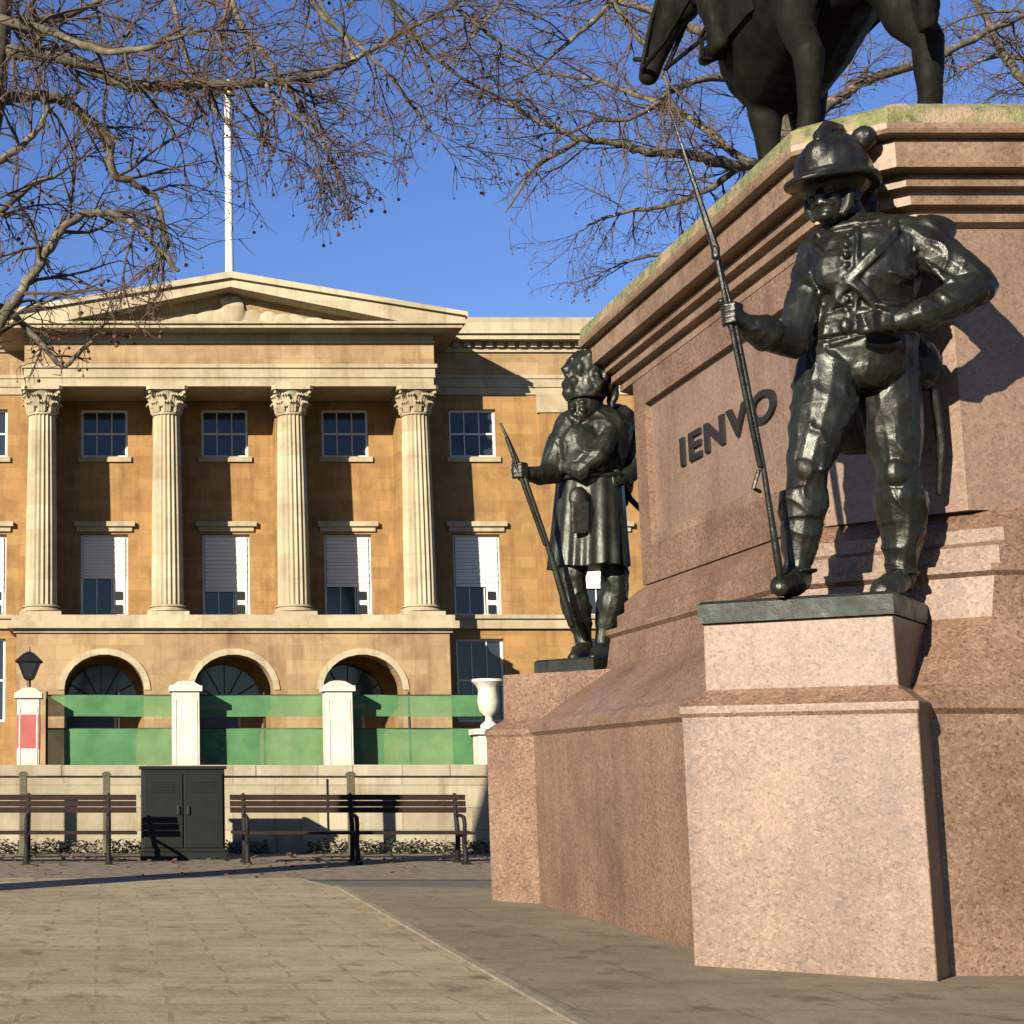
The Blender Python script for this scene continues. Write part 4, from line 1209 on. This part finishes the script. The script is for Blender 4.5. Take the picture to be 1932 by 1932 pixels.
# ------------------------------------------------------------------ benches and posts
YBn = 23.3
def bench(x0, x1, legs, label):
    t = thing('park_bench', label, 'bench', ((x0 + x1) / 2, YBn, 0), 'dark timber benches in front of the low wall')
    back = MB()
    for (z, y) in ((.66, .24), (.745, .262), (.83, .285)): back.box(x0, x1, YBn + y, YBn + y + .035, z, z + .075, .006)
    back.build('backrest', M['wood'], t)
    seat = MB()
    for k in range(5): seat.box(x0, x1, YBn - .30 + k * .105, YBn - .30 + k * .105 + .085, .385, .42, .006)
    seat.build('seat', M['wood'], t)
    for x in legs:
        f = MB()
        f.tube([(x, YBn - .32, .0), (x, YBn - .30, .14), (x, YBn - .24, .26), (x, YBn - .27, .38)], [.04, .034, .03, .034], 8)
        f.tube([(x, YBn + .24, .0), (x, YBn + .20, .15), (x, YBn + .16, .36), (x, YBn + .25, .62), (x, YBn + .315, .90)], [.04, .034, .034, .032, .028], 8)
        f.bar((x, YBn - .30, .365), (x, YBn + .18, .365), .045, .04)
        f.tube([(x, YBn - .28, .38), (x, YBn - .31, .52), (x, YBn - .26, .61), (x, YBn - .08, .63), (x, YBn + .24, .63)], [.026, .028, .028, .024, .022], 8)
        f.box(x - .05, x + .05, YBn - .40, YBn - .24, -.01, .03, .008); f.box(x - .05, x + .05, YBn + .18, YBn + .32, -.01, .03, .008)
        f.build('leg_frame', M['iron'], t, True)
    return t
wx = lambda px: W(px, 1560, YBn).x
bench(wx(-190), wx(258), [wx(-170), wx(52), wx(205)], 'dark timber bench running off the left edge, left of the cabinet')
bench(wx(437), wx(888), [wx(463), wx(668), wx(868)], 'dark timber bench standing complete between the cabinet and the granite plinth')
for i, px in enumerate((44, 201, 662)):
    xx = W(px, 1480, 25.6).x
    m = MB()
    h_ = Zat(1457, 25.6)
    m.box(xx - .055, xx + .055, 25.55, 25.66, -.02, h_ - .05, .012)
    m.rings([[V((xx + a * s1, 25.605 + b2 * s1, z)) for a, b2 in ((-1, -1), (1, -1), (1, 1), (-1, 1))] for s1, z in ((.07, h_ - .049), (.07, h_ - .02), (.03, h_ + .01))])
    o = m.build('short_post', M['post'])
    tag(o, ('olive square stub post behind the leg of the left bench nearest the left edge', 'olive square stub post behind the right end of the left bench', 'olive square stub post behind the middle of the right bench')[i], 'post', 'olive stub posts before the low wall')
# low plants along the foot of the wall
gc = MB()
for k in range(7000):
    x = random.uniform(-10, 6.3); y = 26.32 - abs(random.gauss(0, .22))
    if noise.noise(V((x * .9, 2.0, 0))) < -.25: continue
    h_ = random.uniform(.0, .20) * (1.1 - (26.32 - y)); s1 = random.uniform(.02, .045); a = random.uniform(0, 2 * PI)
    ax = V((math.cos(a), math.sin(a), random.uniform(-.6, .8))) * s1; bx = V((-math.sin(a), math.cos(a), random.uniform(-.5, .5))) * s1 * .5
    c0 = V((x, y, max(h_, .02)))
    gc.add([c0 - ax, c0 - bx, c0 + ax, c0 + bx], [(0, 1, 2, 3)])
o = gc.build('ground_cover', M['ivy']); o['kind'] = 'stuff'; o['label'] = 'low dark plants along the foot of the cream wall'; o['category'] = 'plants'
# leaf litter
lf = MB()
for k in range(900):
    x = random.uniform(-9, 5.5); y = random.choice((random.uniform(19.7, 26.2), random.uniform(22.5, 26.2)))
    s1 = random.uniform(.02, .055); a = random.uniform(0, 2 * PI); z = random.uniform(.004, .03)
    ax = V((math.cos(a), math.sin(a), random.uniform(-.4, .4))) * s1; bx = V((-math.sin(a), math.cos(a), random.uniform(-.4, .4))) * s1 * .7
    c0 = V((x, y, z + .01))
    lf.add([c0 - ax, c0 - bx, c0 + ax, c0 + bx], [(0, 1, 2, 3)])
o = lf.build('leaf_litter', M['leaf']); o['kind'] = 'stuff'; o['label'] = 'fallen brown leaves scattered under the benches'; o['category'] = 'leaves'

# ------------------------------------------------------------------ trees
def smooth_path(pts, k=4):
    out = []
    n = len(pts)
    for i in range(n - 1):
        p0 = pts[max(i - 1, 0)]; p1 = pts[i]; p2 = pts[i + 1]; p3 = pts[min(i + 2, n - 1)]
        for j in range(k):
            t = j / k
            out.append(0.5 * ((2 * p1) + (p2 - p0) * t + (2 * p0 - 5 * p1 + 4 * p2 - p3) * t * t + (3 * p1 - p0 - 3 * p2 + p3) * t ** 3))
    out.append(pts[-1]); return out

class Tree:
    def __init__(self, seed, keep):
        self.rnd = random.Random(seed); self.limb = MB(); self.tw = MB(); self.balls = MB(); self.keep = keep
    def rv(self, k=1.0):
        r_ = self.rnd
        while True:
            v = V((r_.uniform(-1, 1), r_.uniform(-1, 1), r_.uniform(-1, 1)))
            if .1 < v.length < 1: return v * k
    def ball(self, p, s_):
        self.balls.ell(p, (s_, s_, s_), None, 6, 5)
    def twig(self, p, d, length, r0, level):
        r_ = self.rnd
        n = 4 if level else 6
        pts = [p]; rad = [r0]; d = d.normalized()
        step = length / n
        for i in range(n):
            d = (d + self.rv(.33) + V((0, 0, -.05 if level else -.02))).normalized()
            q = pts[-1] + d * step
            if not self.keep(q): break
            pts.append(q); rad.append(r0 * (1 - .75 * (i + 1) / n))
        if len(pts) < 2: return
        self.tw.tube(pts, rad, 4 if level < 2 else 3, False)
        if level < 2:
            for q, rr in zip(pts[1:], rad[1:]):
                for _ in range(r_.choice((1, 1, 2)) if level == 0 else r_.choice((0, 0, 1, 1))):
                    nd = (d + self.rv(1.1)).normalized()
                    self.twig(q, nd, length * r_.uniform(.32, .6), max(rr * .75, .0065), level + 1)
        if level >= 1 and r_.random() < .15:
            e = pts[-1]; l_ = r_.uniform(.05, .16)
            self.tw.tube([e, e + V((.01, 0, -l_))], .003, 3, False)
            self.ball(e + V((.01, 0, -l_)), r_.uniform(.010, .024))
    def limb_path(self, pts, r0, r1, density=5.0, tl=(.5, 1.2), start=.0):
        ps = smooth_path(pts, 5)
        n = len(ps)
        ps = [p + self.rv(.35 * r0) for p in ps]
        rad = [r0 + (r1 - r0) * i / (n - 1) for i in range(n)]
        rad = [r_ * self.rnd.uniform(.9, 1.14) for r_ in rad]
        self.limb.tube(ps, rad, 10)
        for i in range(n - 1):
            seg = ps[i + 1] - ps[i]
            if i / n < start: continue
            m = seg.length * density * .82
            cnt = int(m) + (1 if self.rnd.random() < m - int(m) else 0)
            for _ in range(cnt):
                p = ps[i].lerp(ps[i + 1], self.rnd.random())
                d = seg.normalized() * .55 + self.rv(1.0)
                self.twig(p, d, self.rnd.uniform(*tl), min(rad[i] * .5, .022), 0)
        d = (ps[-1] - ps[-2])
        for _ in range(3): self.twig(ps[-1], d.normalized() + self.rv(.5), self.rnd.uniform(*tl), r1 * .7, 0)
    def finish(self, root):
        self.limb.build('trunk', M['bark'], root, True, 60)
        self.tw.build('crown', M['twig'], root)
        if self.balls.v:
            o = self.balls.build('seed_balls', M['ball'], root, True); o['kind'] = 'stuff'

def keepA(p):
    x, y = S2(p)
    if y > 640 and x > 170: return False
    if x > 560 and y > 360 + max(0, 760 - x) * .55: return False
    if x > 330 and y > 500: return False
    return True
def keepB(p):
    x, y = S2(p)
    if x < 700: return y < 300
    if x < 960: return y < 330 + (x - 700) * .25
    return y < 560 and p.z > 5.0

YT = 17.0
def T(x, y, dy=0.0): return W(x, y, YT + dy)
ta = thing('plane_tree', 'bare plane tree at the left edge, thick limbs reaching over the portico', 'tree', (-2.2, YT, 0))
t = Tree(5, keepA)
t.limb.tube([(-2.35, YT, -.1), (-2.2, YT, .6), (-2.05, YT, 2.0), T(-190, 800), T(-140, 640), T(-95, 500), T(-60, 330), T(-28, 190), T(-12, 90), T(-5, -40), T(10, -200)],
            [.55, .42, .36, .33, .31, .29, .26, .22, .18, .17, .14], 14)
t.limb_path([T(-20, 95), T(60, 103, -.1), T(130, 112, -.2), T(200, 142, -.3), T(260, 164, -.4), T(340, 163, -.3), T(420, 160, -.2), T(500, 157), T(560, 150, .1), T(620, 136, .2), T(668, 112, .3), T(720, 84, .4), T(790, 45, .5)], .075, .022, 6)
t.limb_path([T(668, 112, .3), T(650, 70, .4), T(615, 25, .5), T(590, -30, .6)], .03, .018, 6)
t.limb_path([T(-30, 190), T(60, 182, .2), T(120, 190, .4), T(165, 225, .5), T(203, 262, .5), T(214, 325, .6), T(255, 345, .7), T(290, 372, .8), T(304, 410, .8), T(318, 470, .9)], .068, .02, 6)
t.limb_path([T(-90, 700, -.5), T(-20, 640, -.5), T(20, 580, -.6), T(60, 520, -.7), T(95, 465, -.7), T(130, 420, -.8), T(175, 402, -.8), T(225, 408, -.8), T(270, 438, -.8), T(300, 470, -.8), T(335, 512, -.8)], .062, .022, 6)
t.limb_path([T(-60, 560, .6), T(20, 590, .6), T(70, 640, .5), T(118, 690, .5), T(150, 665, .5), T(185, 630, .4)], .045, .016, 3, (.3, .6), .2)
t.limb_path([T(-70, 420, .8), T(0, 400, 1), T(60, 350, 1.2), T(110, 330, 1.3), T(150, 300, 1.4)], .045, .014, 6)
t.limb_path([T(-50, 330, -1), T(20, 290, -1.2), T(70, 245, -1.4), T(90, 200, -1.4)], .05, .016, 6)
t.limb_path([T(-10, 60, 1), T(60, 40, 1.5), T(150, 20, 2), T(230, -30, 2)], .06, .03, 6)
t.limb_path([T(60, 103, -.1), T(75, 60, -.4), T(60, 10, -.8), T(80, -60, -1)], .045, .03, 6)
t.limb_path([T(-20, 30, -1), T(90, 60, -1.6), T(190, 95, -2), T(280, 90, -2.3), T(360, 60, -2.4)], .05, .016, 6)
t.limb_path([T(420, -90, 1), T(440, 10, .8), T(470, 70, .6), T(505, 110, .5), T(560, 190, .4), T(600, 250, .3), T(625, 310, .2)], .045, .010, 6)
t.limb_path([T(300, -80, 2), T(330, 20, 2), T(350, 100, 1.8), T(400, 200, 1.7), T(470, 250, 1.6), T(520, 280, 1.6)], .04, .011, 6)
t.limb_path([T(560, -90, 2), T(600, 20, 2), T(660, 70, 2), T(740, 150, 2), T(800, 230, 2.1), T(850, 290, 2.2)], .04, .009, 6)
t.limb_path([T(680, -80, 1), T(740, 10, 1.2), T(800, 90, 1.4), T(880, 150, 1.6), T(960, 190, 1.8)], .042, .009, 6)
t.limb_path([T(820, -80, 0), T(850, 0, .2), T(930, 70, .3), T(1000, 110, .4)], .035, .009, 5)
t.limb_path([T(500, 157), T(530, 200, -.3), T(580, 240, -.5), T(600, 280, -.6)], .025, .008, 5)
t.finish(ta)

YR = 31.0
def U(x, y, dy=0.0): return W(x, y, YR + dy)
tb = thing('plane_tree', 'bare plane tree behind the monument, fine limbs spreading left of the horse', 'tree', (14.6, YR, 0))
t = Tree(9, keepB)
t.limb.tube([(14.8, YR, -.1), (14.6, YR, .8), (14.4, YR, 3), U(1640, 700), U(1600, 520), U(1540, 380), U(1490, 300), U(1460, 180), U(1440, 40), U(1420, -120)], [.75, .6, .52, .46, .42, .34, .27, .24, .2, .15], 14)
t.limb_path([U(1490, 300), U(1400, 312, -.3), U(1340, 300, -.6), U(1285, 290, -.8), U(1220, 285, -1), U(1160, 268, -1), U(1095, 262, -1), U(1050, 240, -1), U(1010, 228, -1), U(960, 195, -1)], .12, .03, 4, (.8, 2.0))
t.limb_path([U(1095, 262, -1), U(1050, 290, -1.2), U(1005, 318, -1.4), U(980, 360, -1.4), U(955, 400, -1.4)], .055, .015, 4, (.6, 1.4))
t.limb_path([U(1400, 312, -.3), U(1330, 360, .5), U(1250, 390, 1), U(1180, 400, 1.3), U(1120, 420, 1.5), U(1090, 440, 1.5)], .07, .014, 5, (.7, 1.5))
t.limb_path([U(1400, 300), U(1300, 220, 1), U(1200, 180, 1.5), U(1120, 150, 2), U(1040, 140, 2.2), U(950, 100, 2.4)], .08, .02, 4, (.8, 2.0))
t.limb_path([U(1440, 60), U(1330, 60, .5), U(1230, 20, .8), U(1140, -10, 1), U(1060, -60, 1)], .10, .05, 4, (.8, 2.0))
t.limb_path([U(1300, -120, -2), U(1190, -30, -2), U(1130, 30, -2), U(1060, 90, -2), U(1000, 140, -2)], .08, .02, 4, (.8, 2.0))
t.limb_path([U(1130, -40, -3), U(1180, 40, -3), U(1230, 100, -3), U(1262, 165, -3)], .06, .03, 3, (.6, 1.4))
t.limb_path([U(1460, 180), U(1380, 150, -1), U(1290, 160, -1.5), U(1200, 220, -2), U(1120, 230, -2), U(1060, 260, -2)], .08, .016, 4, (.7, 1.8))
t.limb_path([U(1560, 420), U(1440, 420, .5), U(1330, 470, .8), U(1240, 480, 1), U(1160, 500, 1.2)], .09, .016, 4, (.6, 1.4))
t.limb_path([U(1500, 250), U(1620, 160, .5), U(1740, 120, 1), U(1860, 60, 1.5), U(1960, 20, 2)], .12, .05, 4, (.8, 1.8))
t.limb_path([U(1000, -120, 1), U(960, -20, 1.2), U(900, 60, 1.4), U(840, 130, 1.6), U(790, 200, 1.8)], .05, .014, 3, (.7, 1.6))
t.finish(tb)

YQ = 36.0
def Q(x, y, dy=0.0): return W(x, y, YQ + dy)
tc_ = thing('plane_tree', 'bare plane tree beyond the right edge showing branches right of the horse', 'tree', (24, YQ, 0))
t = Tree(21, lambda p: p.z > 5)
t.limb.tube([(24, YQ, -.1), (23.8, YQ, 1), (23.5, YQ, 4), Q(2200, 500), Q(2150, 300), Q(2100, 100), Q(2080, -150)], [.8, .62, .55, .5, .42, .34, .25], 12)
t.limb_path([Q(2120, 260), Q(2010, 190), Q(1930, 150), Q(1885, 90), Q(1850, 20), Q(1800, -40)], .13, .05, 4, (.8, 2.0))
t.limb_path([Q(2140, 300), Q(2020, 200, 1), Q(1920, 110, 1.5), Q(1840, 120, 2), Q(1790, 150, 2.4)], .10, .02, 4, (.8, 2.0))
t.limb_path([Q(2100, 80), Q(1990, 40, -1), Q(1900, 20, -1), Q(1800, 40, -1)], .09, .02, 4, (.8, 2.0))
t.finish(tc_)

# ------------------------------------------------------------------ light, sky, camera
AZ, EL_ = R(41), R(20)
SUN = V((-math.sin(AZ) * math.cos(EL_), -math.cos(AZ) * math.cos(EL_), math.sin(EL_)))
ld = bpy.data.lights.new('sun', 'SUN'); ld.energy = 5.0; ld.angle = R(0.5); ld.color = (1.0, 0.90, 0.74)
lo = bpy.data.objects.new('sun', ld); C.objects.link(lo)
lo.rotation_euler = (-SUN).to_track_quat('-Z', 'Y').to_euler()
w = bpy.data.worlds.new('World'); scene.world = w; w.use_nodes = True
sk = w.node_tree.nodes.new('ShaderNodeTexSky'); sk.sky_type = 'NISHITA'; sk.sun_disc = False
sk.sun_elevation = EL_; sk.sun_rotation = math.atan2(SUN.x, SUN.y)
sk.air_density = 1.0; sk.dust_density = 0.0; sk.ozone_density = 5.0; sk.altitude = 0
bgn = w.node_tree.nodes['Background']; bgn.inputs['Strength'].default_value = 0.050
hs = w.node_tree.nodes.new('ShaderNodeHueSaturation'); hs.inputs['Saturation'].default_value = 1.06; hs.inputs['Hue'].default_value = 0.516; hs.inputs['Value'].default_value = 1.05
w.node_tree.links.new(sk.outputs[0], hs.inputs['Color']); w.node_tree.links.new(hs.outputs[0], bgn.inputs[0])
cam = bpy.data.cameras.new('camera'); co = bpy.data.objects.new('camera', cam); C.objects.link(co)
co.location = (0, 0, H); co.rotation_euler = (R(90) + TH, 0, 0)
cam.sensor_width = 36; cam.lens = 36 * 3200 / 1932.0; cam.shift_x = (966 - 200) / 1932.0
cam.clip_start = 0.1; cam.clip_end = 3000
scene.camera = co
scene.view_settings.view_transform = 'Standard'; scene.view_settings.look = 'None'
scene.view_settings.exposure = 1.5; scene.view_settings.gamma = 1
